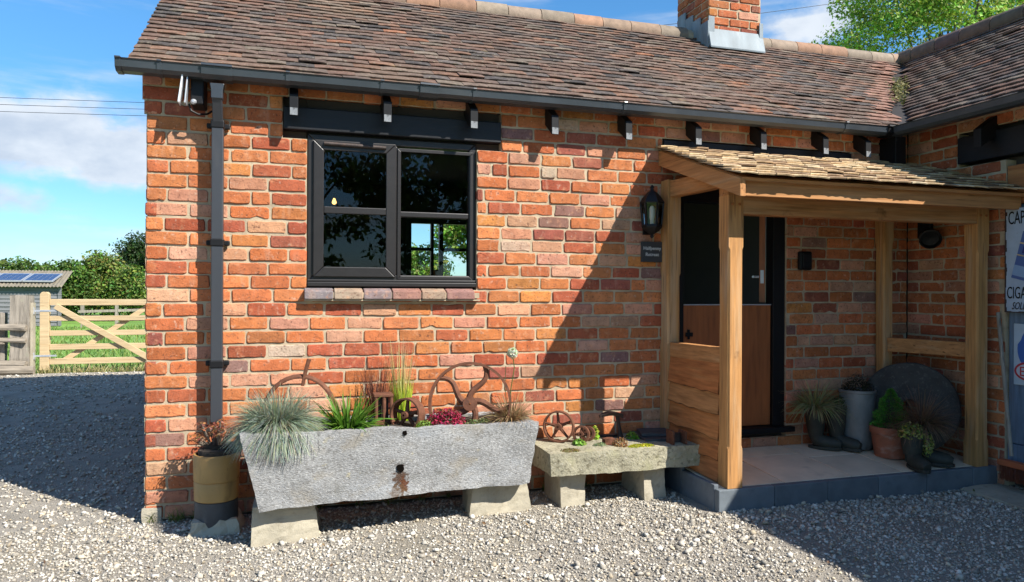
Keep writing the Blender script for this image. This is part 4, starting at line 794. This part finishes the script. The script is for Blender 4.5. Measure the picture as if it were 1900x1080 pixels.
# ---- ironwork
def wheel(name, label, c, ax, Rr, wd, th, ns, hr, curve=0, spr=.012, mt='rust', cat='wheel', rot=0):
    c = Vector(c); ax = Vector(ax).normalized(); t = thing(name, label, cat, c-Vector((0, 0, Rr)))
    part('rim', MB().lathe([(Rr, -wd/2), (Rr, wd/2), (Rr-th, wd/2), (Rr-th, -wd/2), (Rr, -wd/2)], c, ax, 48), M[mt], t)
    part('hub', MB().lathe([(.006, -wd*.62), (hr, -wd*.6), (hr*1.05, 0), (hr, wd*.6), (.006, wd*.62)], c, ax, 18), M[mt], t, smooth=True)
    u = ax.cross(Vector((0, 0, 1))).normalized(); v = u.cross(ax)
    for k in range(ns):
        a = rot+6.2832*k/ns; pts = []; n = 9
        for i in range(n): f = i/(n-1); r = hr*.8+(Rr-th*.5-hr*.8)*f; aa = a+curve*math.sin(f*math.pi*.95)*.5+curve*f*.5; pts.append(c+u*r*math.cos(aa)+v*r*math.sin(aa))
        part('spoke', MB().tube(pts, [spr*(1.25-.4*i/(n-1)) for i in range(n)], 8), M[mt], t, smooth=True)
    return t
wheel('cast_wheel', 'largest rusty wheel with curved spokes standing in the long trough', (1.825, -.34, .645), (-.30, -.95, .12), .250, .055, .016, 5, .042, curve=.9, spr=.0165, rot=.15)
wheel('iron_pulley', 'small rusty spoked pulley half buried in the long trough', (1.445, -.36, .600), (-.62, -.78, .08), .098, .075, .010, 5, .02, spr=.010, rot=.3)
wheel('cast_wheel', 'rusty five-spoked wheel standing on the left end of the mossy slab', (2.475, -.13, .437), (-.55, -.83, .06), .102, .052, .010, 5, .022, spr=.009, rot=.2)
wheel('cast_wheel', 'smallest rusty wheel leaning in front on the mossy slab', (2.605, -.20, .392), (-.62, -.75, .2), .056, .03, .012, 4, .018, spr=.009)
sp2 = wheel('cast_wheel', 'tiny thick rusty wheel behind the smallest one on the slab', (2.665, -.17, .388), (-.62, -.75, .2), .048, .03, .016, 4, .016, spr=.009)
t = thing('iron_hoop', 'half ring of rusty iron with an upright tang behind the fescue', 'iron hoop', (.86, -.2, .55))
pts = [Vector((.845+.20*math.cos(a), -.21-.03*math.cos(a), .60+.225*math.sin(a))) for a in [rad(x) for x in range(-10, 191, 10)]]; part('hoop', MB().tube(pts, .017, 8, flat=.6), M['rust'], t, smooth=True)
part('tang', MB().tube([(.86, -.215, .77), (.875, -.225, .85), (.895, -.235, .925)], [.012, .014, .016], 8, flat=.6), M['rust'], t, smooth=True)
dr = thing('iron_drum', 'square rusty iron casting with slotted sides behind the green clump', 'iron casting', (1.315, -.26, TZ)); b = MB()
part('plate', MB().box(1.258, 1.372, -.305, -.20, .698, .716), M['rust'], dr, bevel=.004); part('plate', MB().box(1.262, 1.368, -.30, -.205, TZ, .56), M['rust'], dr, bevel=.004)
for x in (1.272, 1.318, 1.36): part('bar', MB().tube([(x, -.29, .55), (x, -.29, .70)], .012, 10), M['rust'], dr, smooth=True)
part('core', MB().box(1.285, 1.35, -.26, -.22, .555, .70), M['iron'], dr)
ls = thing('shoe_last', 'iron cobblers shoe last standing upright on the mossy slab', 'shoe last', (2.91, -.12, .335))
part('stem', MB().tube([(2.925, -.12, .332), (2.915, -.12, .40), (2.905, -.12, .455), (2.900, -.12, .485)], [.030, .017, .017, .022], 10, flat=.7), M['iron'], ls, smooth=True)
b = MB(); n = 12; vs = []
for i in range(n+1):
    f = i/n; wd = .030*(.85+.5*math.sin(f*3.0)-.3*f) if f < .9 else .015; x = 2.935-.165*f; z = .498-.004*f+.018*math.sin(f*3.1)
    vs += [(x, -.12-wd, z), (x, -.12+wd, z), (x, -.12+wd*.7, z-.016-.012*(1-f)), (x, -.12-wd*.7, z-.016-.012*(1-f))]
b.add(vs, [(4*i+j, 4*i+(j+1) % 4, 4*(i+1)+(j+1) % 4, 4*(i+1)+j) for i in range(n) for j in range(4)]+[(3, 2, 1, 0), (4*n, 4*n+1, 4*n+2, 4*n+3)]); part('sole', b, M['iron'], ls, smooth=True)
part('base', MB().box(2.78, 2.95, -.075, -.04, .336, .352), M['iron'], ls, bevel=.004)
uc = thing('iron_bracket', 'rusty U-shaped iron bracket on the right front of the mossy slab', 'bracket', (3.20, -.40, .335)); part('cheek', MB().box(3.145, 3.158, -.43, -.34, .336, .425), M['rust'], uc, bevel=.002); part('cheek', MB().box(3.235, 3.248, -.43, -.34, .336, .418), M['rust'], uc, bevel=.002); part('web', MB().box(3.1585, 3.2345, -.37, -.345, .337, .40), M['iron'], uc)
for k, (pp_, lab) in enumerate([([(3.02, -.30), (3.30, -.33), (3.33, -.04), (3.05, -.02)], 'large flat piece of dark slate lying beneath another on the slab'), ([(3.04, -.20), (3.24, -.26), (3.31, -.06), (3.09, -.03)], 'smaller flat piece of dark slate lying uppermost on the slab')]):
    tag(part('slate_piece', rough_mesh(MB().prism(pp_, 2, .338+.019*k, .354+.019*k), .06, .006, 14, 3+k), M['slate'], None, loc=(3.17, -.17, .34)), lab, 'slate')
tag(part('rusty_lump', rough_mesh(MB().box(2.72, 2.79, -.32, -.27, .335, .375), .025, .012, 30), M['rust'], None, loc=(2.755, -.295, .335)), 'rough rusty lump lying among the plants on the slab', 'iron lump')
def sed(name, label, c, r, n, L, cols, h=.03, cat='plant'): tag(part(name, mound(MB(), c, r[0], r[1], h, n, L, cols), M['leafm'], None, loc=c), label, cat)
sed('moss_cushion', 'flat bright yellow-green moss cushion at the front of the slab', (2.93, -.405, .335), (.095, .045), 700, .011, [(.42, .42, .02), (.34, .36, .02)], .018)
sed('sedum_plant', 'green rosette plant behind the smallest wheels on the slab', (2.565, -.26, .338), (.05, .04), 120, .026, [(.12, .28, .03), (.2, .36, .06)], .04)
sed('sedum_plant', 'taller yellow-green plant standing between the wheels and shoe last', (2.735, -.12, .34), (.03, .03), 90, .026, [(.34, .46, .05), (.25, .38, .04)], .09)
sed('sedum_plant', 'bright green plant at the right foot of the shoe last', (2.98, -.18, .335), (.05, .035), 110, .026, [(.16, .34, .03), (.24, .42, .05)], .055)
sed('sedum_plant', 'russet brown dried clump at the slab middle', (2.80, -.37, .335), (.06, .04), 420, .013, [(.30, .15, .05), (.36, .22, .09), (.2, .09, .03)], .06)
sed('moss_cushion', 'olive brown moss along the left front edge of the slab', (2.44, -.41, .335), (.075, .04), 420, .010, [(.17, .13, .04), (.22, .19, .06)], .02)
sed('sedum_plant', 'pale grey-green sedum patch before the tiny wheels', (2.68, -.33, .335), (.05, .04), 300, .010, [(.25, .30, .17), (.20, .26, .12)], .028)
# ---- chimney pot planter by the downpipe
cp = thing('chimney_pot_planter', 'buff yellow clay pot on a dark base under the downpipe', 'planter', (.40, -.20, 0)); pc = (.40, -.205, 0)
part('pot', MB().lathe([(.108, .155), (.116, .16), (.1185, .255), (.115, .262), (.1205, .268), (.123, .40), (.119, .412), (.108, .412), (.105, .20)], pc, n=40, wob=.02), M['yellowpot'], cp, smooth=True)
part('dark_base', MB().lathe([(.112, .02), (.115, .05), (.113, .154), (.09, .158)], pc, n=36), M['slate'], cp, smooth=True)
part('mortar_bed', rough_mesh(MB().hexa([(.25, -.36, -.05), (.56, -.36, -.05), (.55, -.03, -.05), (.26, -.03, -.05), (.29, -.315, .055), (.51, -.31, .06), (.51, -.05, .06), (.29, -.05, .06)]), .035, .028, 11, 5, .012, 34), M['concrete'], cp)
part('black_liner', MB().lathe([(.098, .36), (.106, .43), (.111, .455), (.104, .456), (.095, .40)], (.405, -.205, .0), (.05, .1, 1), 30), M['black'], cp, smooth=True)
part('soil', MB().lathe([(.001, .44), (.10, .435), (.10, .40)], (.403, -.205, 0), n=20), M['soil'], cp)
ae = thing('aeonium', 'brown rosette succulent growing in the buff yellow pot', 'plant', (.40, -.205, .435)); b = MB(); lf = MB()
for i in range(22):
    a = R.uniform(0, 6.283); r = .11*math.sqrt(R.random()); h = .16*R.uniform(.35, 1)*(1-(r/.16)**2); e = Vector((.39+r*math.cos(a), -.205+r*math.sin(a), .45+h)); b.tube([(.40+.02*math.cos(a), -.205+.02*math.sin(a), .43), (e.x*.6+.16, e.y*.6-.08, .44+h*.5), e], .006, 6, (.20, .16, .11))
    for k in range(13): aa = k*2.4; rr = .008+.0022*k; q = e+Vector((math.cos(aa)*rr, math.sin(aa)*rr, .012-.0013*k)); lf.leaf(q, (math.cos(aa)*.6+R.gauss(0, .2), math.sin(aa)*.6+R.gauss(0, .2), 1-.04*k), .024, .015, tuple(x*R.uniform(.7, 1.3) for x in R.choice([(.22, .085, .035), (.16, .05, .03), (.30, .15, .07)])))
part('stem', b, M['bark'], ae, smooth=True); part('rosette', lf, M['leafm'], ae)
# ---- pots and boots in the porch
ms = thing('millstone', 'big dark round millstone leaning in the porch corner', 'millstone', (5.19, -.33, zf(-.33))); ax = Vector((-.62, -.74, .22)).normalized(); c = Vector((5.165, -.335, zf(-.33)+.325))
mm_ = MB().lathe([(.055, .05), (.20, .055), (.315, .045), (.328, .03), (.328, -.04), (.31, -.05), (.055, -.05), (.055, .05)], c, ax, 56, wob=.03); part('stone', mm_, M['mill'], ms)
def boot(label, x, y, ang, h=.30, k=1.0, lean=(0, 0)):
    z = zf(y); dx, dy = math.cos(ang), math.sin(ang); t = thing('rubber_boot', label, 'boot', (x, y, z))
    P = lambda f, zz, l=0: (x+dx*f*k+lean[0]*zz, y+dy*f*k+lean[1]*zz, z+zz)
    pts = [P(-.005, h), P(-.003, h*.8), P(0, h*.6), P(.002, h*.42), P(.004, .10), P(.018, .066), P(.055, .052), P(.10, .046), P(.145, .042), P(.172, .036)]
    b = MB().tube(pts, [.072*k, .070*k, .064*k, .057*k, .052*k, .054*k, .050*k, .047*k, .043*k, .026*k], 18); part('leg', b, M['boot'], t, smooth=True)
    part('top_band', MB().lathe([(.074*k, -.02), (.077*k, -.018), (.077*k, .002), (.066*k, .004), (.064*k, -.015)], P(-.005, h), (0, 0, 1), 20), M['boot'], t, smooth=True)
    so_ = []; n = 20
    for i in range(n):
        a = 6.2832*i/n; f = .065+.118*math.cos(a); s_ = .045*math.sin(a)*(1.0+.12*math.cos(a)); so_.append((x+(dx*f-dy*s_)*k, y+(dy*f+dx*s_)*k))
    part('sole', MB().prism(so_, 2, z+.001, z+.022), M['boot'], t, bevel=.003)
    part('soil', MB().lathe([(.001, .002), (.062*k, 0), (.06*k, -.03)], P(-.005, h-.012), n=14), M['soil'], t)
    return Vector(P(-.005, h-.01))
p = boot('old wellington boot against the brick, leftmost of the porch boots, holding variegated grass', 4.505, -.125, rad(-42), .29)
tuft('variegated_grass', 'drooping green and cream grass in the leftmost boot by the brick', 'grass plant', p, 560, (.17, .28), .006, 1.15, 1.6, [(.22, .28, .09), (.34, .38, .16)], [(.5, .48, .25), (.38, .40, .17), (.30, .13, .07)], r0=.05)
p = boot('dark wellington boot tucked behind the grass boot beside the grey churn', 4.660, -.160, rad(-62), .31)
sed('trailing_plant', 'dark small-leaved plant in the boot beside the grey churn', p, (.09, .07), 380, .016, [(.05, .07, .02), (.09, .11, .03)], .10)
p = boot('short black boot at the patio edge holding yellow variegated leaves', 4.855, -.655, rad(-105), .22)
b = mound(MB(), p+Vector((.0, .0, .0)), .105, .09, .10, 620, .020, [(.38, .40, .09), (.28, .34, .06), (.48, .46, .16), (.12, .18, .04)]); mound(b, p+Vector((.07, -.06, -.04)), .05, .04, .09, 260, .018, [(.38, .40, .09), (.28, .34, .06), (.48, .46, .16)], up=0)
tag(part('variegated_shrub', b, M['leafm'], None, loc=p), 'yellow and green variegated plant spilling from the short black boot', 'plant')
p = boot('scuffed black boot beside the right porch post holding brown sedge', 5.005, -.600, rad(-50), .26, 1.05)
tuft('bronze_sedge', 'large bronze-brown sedge fountaining from the boot by the right post', 'grass plant', p, 700, (.18, .31), .0042, 1.35, 1.3, [(.13, .075, .04), (.18, .105, .06), (.09, .05, .03)], [(.26, .16, .095)], r0=.05)
y = -.17; ch_ = thing('grey_churn', 'tall grey galvanised churn standing behind the terracotta pot', 'churn', (4.84, y, zf(y))); z = zf(y)
part('body', MB().lathe([(.10, 0), (.108, .004), (.112, .05), (.118, .25), (.124, .41), (.129, .415), (.129, .432), (.120, .434), (.115, .36)], (4.84, y, z), n=36, wob=.015), M['zinc'], ch_, smooth=True); part('soil', MB().lathe([(.001, .405), (.117, .40), (.11, .38)], (4.84, y, z), n=20), M['soil'], ch_)
b = mound(MB(), (4.84, y, z+.41), .13, .11, .14, 900, .015, [(.04, .03, .015), (.06, .055, .02), (.03, .025, .012)]); mound(b, (4.84, y, z+.50), .09, .08, .06, 120, .012, [(.24, .14, .09), (.3, .2, .14)])
tag(part('heather', b, M['leafm'], None, loc=(4.84, y, z+.41)), 'dark withered heather growing in the tall grey churn', 'plant')
y = -.41; z = zf(y); tp_ = thing('terracotta_pot', 'weathered terracotta pot holding a small green conifer', 'plant pot', (4.915, y, z))
part('pot', MB().lathe([(.100, 0), (.106, .003), (.128, .165), (.137, .170), (.140, .21), (.136, .218), (.122, .218), (.115, .15)], (4.915, y, z), n=40), M['terra'], tp_, smooth=True); part('soil', MB().lathe([(.001, .195), (.12, .19), (.11, .17)], (4.915, y, z), n=20), M['soil'], tp_)
b = MB()
for i in range(3600):
    h = R.random()**1.3; rr = .150*(1-h)**.62*min(1, .72+h*2)*(.55+.45*R.random())*(1+.12*math.sin(h*20)); a = R.uniform(0, 6.283); q = Vector((4.915+rr*math.cos(a), y+rr*math.sin(a), z+.185+.30*h)); b.leaf(q, (math.cos(a+1.57)+R.gauss(0, .4), math.sin(a+1.57), R.gauss(0, .4)), R.uniform(.014, .026), .005, tuple(x*R.uniform(.6, 1.3) for x in R.choice([(.08, .25, .03), (.05, .17, .02), (.12, .32, .04)])))
tag(part('dwarf_conifer', b, M['leafm'], None, loc=(4.915, y, z+.2)), 'small cone-shaped green conifer in the terracotta pot', 'conifer')
# ---- room contents seen through the glass
pn = thing('pendant_lamp', 'small glowing bulb seen through the upper left window pane', 'lamp', (1.16, 2.0, 2.10)); part('bulb', MB().lathe([(.001, -.02), (.016, -.013), (.02, 0), (.014, .016), (.006, .04)], (1.16, 2.0, 2.10), n=14), emis('warm_bulb', (1, .50, .13), 2.2), pn, smooth=True); part('flex', MB().tube([(1.16, 2.0, 2.14), (1.16, 2.0, 2.445)], .004, 6), M['black'], pn)
part('holder', MB().lathe([(.012, .035), (.012, .07), (.03, .075), (.03, .08), (.004, .09)], (1.16, 2.0, 2.10), n=12), M['black'], pn)
cd = thing('candle', 'short cream candle on the far window ledge behind the glass', 'candle', (2.325, 3.18, 1.48)); part('wax', MB().lathe([(.001, 0), (.045, 0), (.046, .09), (.04, .095), (.001, .088)], (2.325, 3.165, 1.455), n=18), mat('wax', (.55, .38, .18), .05, bump=0), cd, smooth=True); part('ledge', MB().box(1.95, 2.78, 3.10, 3.199, 1.42, 1.45), M['oakx'], cd)

# ================================================================ background
def foliage(mb, blobs, n, L, cols, surf=.45):
    for (c, r) in blobs:
        c = Vector(c); tone = R.uniform(.75, 1.25)
        for i in range(n):
            d = Vector((R.gauss(0, 1), R.gauss(0, 1), R.gauss(0, 1))).normalized(); k = (surf+(1-surf)*R.random())*(1+.25*noise.noise((d.x*2+c.x, d.y*2+c.y, d.z*2+c.z)))
            q = c+Vector((d.x*r[0], d.y*r[1], d.z*r[2]))*k; ll = L*R.uniform(.6, 1.3); nn = d*.6+Vector((R.gauss(0, .7), R.gauss(0, .7), R.gauss(.35, .6)))
            mb.leaf(q, nn, ll, ll*.55, tuple(x*tone*R.uniform(.7, 1.3) for x in R.choice(cols)))
def sub(c, r, n, rs): 
    out = []
    for i in range(n):
        d = Vector((R.gauss(0, 1), R.gauss(0, 1), R.gauss(0, 1))).normalized()*(.35+.6*R.random()**.5); k = R.uniform(*rs); out.append(((c[0]+d.x*r[0], c[1]+d.y*r[1], c[2]+d.z*r[2]), (k, k, k*.8)))
    return out
def tree(name, label, cat, base, cc, cr, nb, rs, nl, L, cols, trunk=.16, group=None):
    t = thing(name, label, cat, base, group); base = Vector(base); bl = sub(cc, cr, nb, rs); m_ = MB(); foliage(m_, bl, nl, L, cols); part('crown', m_, M['leafm'], t)
    b = MB(); c = Vector(cc); fk = base.lerp(c, .55); b.tube([base-Vector((0, 0, .1)), base.lerp(fk, .5)+Vector((R.uniform(-.1, .1), 0, 0)), fk, c], [trunk, trunk*.8, trunk*.6, trunk*.25], 9)
    for (q, r) in bl[::max(1, nb//14)]: q = Vector(q); b.tube([fk.lerp(c, R.uniform(0, .6)), fk.lerp(q, .6)+Vector((0, 0, .1*cr[2])), q], [trunk*.3, trunk*.18, trunk*.06], 6)
    part('trunk', b, M['bark'], t, smooth=True); return t
G1 = [(.075, .15, .022), (.11, .19, .03), (.055, .11, .018)]; G2 = [(.17, .23, .04), (.22, .25, .055), (.12, .19, .033)]; G3 = [(.03, .065, .015), (.05, .09, .02), (.022, .045, .012)]; G4 = [(.24, .37, .05), (.32, .44, .08), (.16, .27, .04)]
tree('bush', 'broad dark green bush standing against the shed end', 'bush', (-8.5, 31.5, -.07), (-8.5, 31.5, 1.35), (1.05, 1.0, 1.15), 24, (.5, .75), 330, .16, G1, .08)
tree('bush', 'yellow-green bush right of the dark bush behind the gate', 'bush', (-7.3, 32.5, -.07), (-7.3, 32.5, 1.55), (1.1, 1.0, 1.25), 26, (.5, .75), 330, .16, G2, .08)
tree('bush', 'mid-green bush low against the cottage corner beyond the gate', 'bush', (-6.0, 31.5, -.07), (-5.9, 31.0, 1.2), (1.1, 1.0, 1.1), 24, (.5, .75), 330, .16, G1+G2, .08)
tree('oak_tree', 'tallest dark tree beside the cottage corner behind the bushes', 'tree', (-5.9, 36, -.07), (-6.0, 36, 2.9), (1.6, 1.2, 1.35), 34, (.5, .8), 300, .15, G3, .16)
for i, (x, y, h, w_) in enumerate([(-17.5, 44, 3.1, 2.2), (-14.6, 45, 3.0, 2.0), (-12.3, 45, 2.7, 1.7), (-10.2, 46, 2.6, 1.6)]):
    tree('hedgerow_tree', ['round topped hedgerow tree, leftmost above the shed roof', 'second hedgerow tree above the middle of the shed roof', 'low hedgerow tree just left of the shed ridge end', 'small hedgerow tree behind the gap by the shed end'][i], 'tree', (x, y, -.07), (x, y, h-1.2), (w_, 1.5, 1.2), 20, (.5, .9), 240, .22, G1+[(.09, .13, .03)], .15, 'hedgerow trees beyond the shed')
for i, (x, y, h, w_, lab) in enumerate([(6.6, 30, 3.4, 1.5, 'rounded green tree seen through both windows, left one'), (9.3, 29, 5.4, 1.7, 'taller green tree seen through both windows, right one')]): tree('garden_tree', lab, 'tree', (x, y, -.07), (x, y, h-1.4), (w_, 1.5, 2.1 if i else 1.5), 26, (.6, .9), 300, .2, G2+G4, .15)
tree('birch_tree', 'light green leafy tree rising behind the right-hand roof', 'tree', (22.5, 15, -.07), (22.4, 15, 10.4), (4.2, 3.2, 3.4), 130, (.5, 1.0), 380, .13, G4, .28)
for i, (x, y, h, w_) in enumerate([(-6, -25, 9, 3.6), (1.2, -27, 10, 3.8), (6.2, -24, 8.5, 3.2), (11.5, -27, 11, 3.8)]):
    tree('reflected_tree', ['tall tree mirrored at the left edge of the window glass', 'tall tree mirrored in the left upper pane', 'tall tree mirrored in the right upper pane', 'tall tree mirrored at the right edge of the window glass'][i], 'tree', (x, y, -.07), (x, y, h*.55), (w_, 2.5, h*.42), 30, (.8, 1.5), 160, .36, G1, .3, 'trees across the yard mirrored in the glass')
# shed
sh = thing('timber_shed', 'low weathered timber shed with corrugated roof across the field', 'shed', (-10, 27.5, -.05)); b = MB(); k = 0; z = -.05
while z < 1.36: b.hexa([(-15, 25.96, z), (-7.35, 25.96, z), (-7.35, 26.05, z), (-15, 26.05, z), (-15, 25.99, z+.15), (-7.35, 25.99, z+.15), (-7.35, 26.05, z+.15), (-15, 26.05, z+.15)]); z += .145
b.hexa([(-7.45, 26.06, -.05), (-7.36, 26.06, -.05), (-8.75, 31, -.05), (-8.85, 31, -.05), (-7.45, 26.06, 1.4), (-7.36, 26.06, 1.4), (-8.75, 31, 1.4), (-8.85, 31, 1.4)]); b.box(-7.42, -7.30, 25.93, 25.959, -.05, 1.4); part('wall', b, M['shedwall'], sh)
b = MB(); n = 220; vs = []
for i in range(n+1):
    f = i/n; dz = .022*math.cos(i*1.9); vs += [(-15.1+7.85*f, 25.75, 1.40+dz), (-15.1+7.5*f, 28.6, 2.06+dz), (-15.1+6.2*f, 31.2, 1.45+dz)]
b.add(vs, [(3*i+j, 3*i+3+j, 3*i+4+j, 3*i+1+j) for i in range(n) for j in (0, 1)]); rfs = part('roof', b, M['corrug'], sh)
for i in range(4):
    xa = -8.65-i*1.02; pz = lambda f: (26.25+f*1.25, 1.40+.235*(.5+f*1.25)+.06)
    b = MB(); y0_, z0_ = pz(0); y1_, z1_ = pz(1); b.hexa([(xa, y0_, z0_), (xa+.98, y0_, z0_), (xa+.98, y1_, z1_), (xa, y1_, z1_), (xa, y0_-.01, z0_+.05), (xa+.98, y0_-.01, z0_+.05), (xa+.98, y1_-.01, z1_+.05), (xa, y1_-.01, z1_+.05)]); s_ = part('solar_panel', b, M['alu'], sh)
    c_ = MB()
    for q in range(5):
        for r_ in range(3):
            f0, f1 = .05+r_*.30, .05+r_*.30+.285; ya, za = pz(f0); yb, zb = pz(f1); xx = xa+.05+q*.178
            c_.add([(xx, ya-.012, za+.054), (xx+.168, ya-.012, za+.054), (xx+.168, yb-.012, zb+.054), (xx, yb-.012, zb+.054)], [(0, 1, 2, 3)])
    part('cells', c_, M['solar'], s_)
# gate and fences
ga = thing('farm_gate', 'new pale wooden five-bar field gate at the end of the drive', 'gate', (-2, 8.7, 0)); gy = 8.7
part('heel_stile', MB().prism([(-3.02, .02), (-2.89, .02), (-2.89, 1.24), (-2.92, 1.275), (-2.99, 1.275), (-3.02, 1.24)], 1, gy-.05, gy+.05), M['pine'], ga, bevel=.006)
for z0_, z1_ in ((1.06, 1.16), (.81, .89), (.57, .655), (.345, .435), (.11, .205)): part('rail', MB().box(-2.889, .1, gy-.025, gy+.02, z0_, z1_), M['pine'], ga, bevel=.004)
part('head_stile', MB().box(.101, .18, gy-.03, gy+.03, .05, 1.18), M['pine'], ga)
part('brace', MB().beam((-2.80, gy-.05, 1.06), (-1.32, gy-.05, .10), .035, .085, up=(0, -1, 0)) if False else MB().beam((-2.80, gy-.048, 1.05), (-1.30, gy-.048, .10), .04, .09), M['pine'], ga, bevel=.003)
part('brace', MB().beam((-2.72, gy+.045, .15), (-1.44, gy+.045, 1.06), .04, .08), M['pine'], ga, bevel=.003)
for z_ in (.93, .21): part('hinge', MB().box(-3.10, -2.78, gy-.056, gy-.051, z_+.03, z_+.058).box(-3.11, -3.085, gy-.07, gy-.0565, z_-.01, z_+.10), M['alu'], ga)
gp = thing('gate_post', 'thick weathered gatepost beside the new gate', 'post', (-3.25, 8.68, 0)); part('timber', rough_mesh(MB().box(-3.40, -3.135, 8.55, 8.80, -.1, 1.22), .1, .02, 5, 4), M['oldwood'], gp); part('side_slab', MB().box(-3.133, -3.10, 8.60, 8.74, -.05, 1.1), M['concrete'], gp)
rf_ = thing('rail_fence', 'old split-rail fence left of the weathered gatepost', 'fence', (-4.5, 8.6, 0))
for z_, w_ in ((.72, .10), (.52, .07), (.15, .10)): part('rail', MB().tube([(-8, 8.75, z_-.02), (-5, 8.6, z_+.01), (-3.42, 8.55, z_), (-3.16, 8.50, z_-.01)], w_*.6, 8, flat=.7), M['oldrail'], rf_)
for x in (-3.56, -3.85, -5.4, -7): part('post', rough_mesh(MB().box(x-.08, x+.06, 8.66, 8.78, -.1, R.uniform(.88, .98)), .1, .015, 6), M['oldwood'], rf_)
tag(part('edging_log', MB().tube([(-5.2, 8.45, .05), (-4, 8.42, .06), (-3.02, 8.40, .05)], [.08, .075, .07], 9), M['oldrail'], None, loc=(-4, 8.42, 0), smooth=True), 'pale log lying along the verge below the rail fence', 'log')
ff = thing('field_fence', 'distant post and rail fence crossing the field behind the gate', 'fence', (-4, 25, -.05))
for z_ in (.62, .38): part('rail', MB().beam((-6.4, 24.5, z_-.1), (2, 25.5, z_+.1), .05, .09), M['oldwood'], ff)
for x in (-6.3, -5.2, -4.1, -3.0): part('post', MB().box(x-.05, x+.05, 24.62, 24.72, -.1, .8), M['oldwood'], ff)
# meadow grass beyond the gate
b = MB()
for i in range(9000):
    y = 8.5+16*R.random()**1.8; x = R.uniform(-1.1-.36*y*1.1-1.5, .4-.0*y); 
    if y > 9 and x > 1-.1*y: continue
    L_ = R.uniform(.05, .16)*(1.0+.3*(y > 12)); b.blade((x, y, -.06), (R.gauss(0, .4), R.gauss(0, .4), 1), L_, .012+.0012*y, .5, tuple(k*R.uniform(.8, 1.2) for k in R.choice([(.11, .23, .03), (.16, .26, .045), (.08, .18, .02)])), (.24, .28, .08), 2)
for i in range(700):
    x = R.uniform(-3.0, -.5); b.blade((x, 8.45+abs(R.gauss(0, .15)), -.03), (R.gauss(0, .5), R.gauss(0, .5), 1), R.uniform(.06, .2), .012, .6, (.30, .26, .10), (.42, .36, .18), 2)
tag(part('meadow_grass', b, M['bladem'], None, loc=(0, 0, 0)), 'rough green meadow grass growing beyond the field gate', 'grass', kind='stuff')
# wires
def wire(name, label, a, c, sag, r, group): 
    a, c = Vector(a), Vector(c); pts = [a.lerp(c, i/24)-Vector((0, 0, sag*4*(i/24)*(1-i/24))) for i in range(25)]; tag(part(name, MB().tube(pts, r, 5), M['black'], None, loc=a), label, 'wire', group)
for i, z in enumerate((11.64, 11.27, 10.90)): wire('overhead_wire', ['topmost of the three overhead wires in the left sky', 'middle of the three overhead wires in the left sky', 'lowest of the three overhead wires in the left sky'][i], (-42, 40, z-1.0+.0), (20, 40, z+1.6), .35, .013, 'overhead wires left of the cottage')
wire('overhead_wire', 'single overhead wire crossing the sky behind the chimney', (5, 20, 9.6), (45, 20, 19.5), .6, .010, None)

# fallen leaves and weeds
b = MB()
for i in range(170):
    x, y = R.uniform(-1.3, 5.2), -2.2+2.1*R.random()
    if x > 3.2 and y > -.8: continue
    b.leaf((x, y, .012), (R.gauss(0, .4), R.gauss(0, .4), 1), R.uniform(.012, .035), R.uniform(.008, .018), R.choice([(.20, .11, .05), (.28, .18, .08), (.12, .07, .04), (.16, .16, .05)]))
tag(part('leaf_litter', b, M['leafm'], None, loc=(2, -1, 0)), 'scattered dry brown leaf fragments lying on the gravel', 'leaf litter', kind='stuff')
b = MB()
for i in range(26):
    x = R.choice([R.uniform(.02, .3), R.uniform(.55, 3.2), R.uniform(.55, 3.2)]); y = -R.uniform(.01, .06)
    for k in range(R.randint(4, 14)): b.blade((x+R.gauss(0, .015), y+R.gauss(0, .01), 0), (R.gauss(0, .5), R.gauss(-.2, .4), 1), R.uniform(.03, .10), .005, .9, R.choice([(.10, .16, .03), (.16, .20, .05), (.24, .21, .09)]), None, 3)
tag(part('wall_weeds', b, M['bladem'], None, loc=(1.5, -.04, 0)), 'thin weeds sprouting along the foot of the brick wall', 'weeds', kind='stuff')
tag(part('corner_footing', rough_mesh(MB().box(-.008, .09, -.014, .10, -.03, .072), .03, .014, 9, 3), M['concrete'], cot), kind=None)
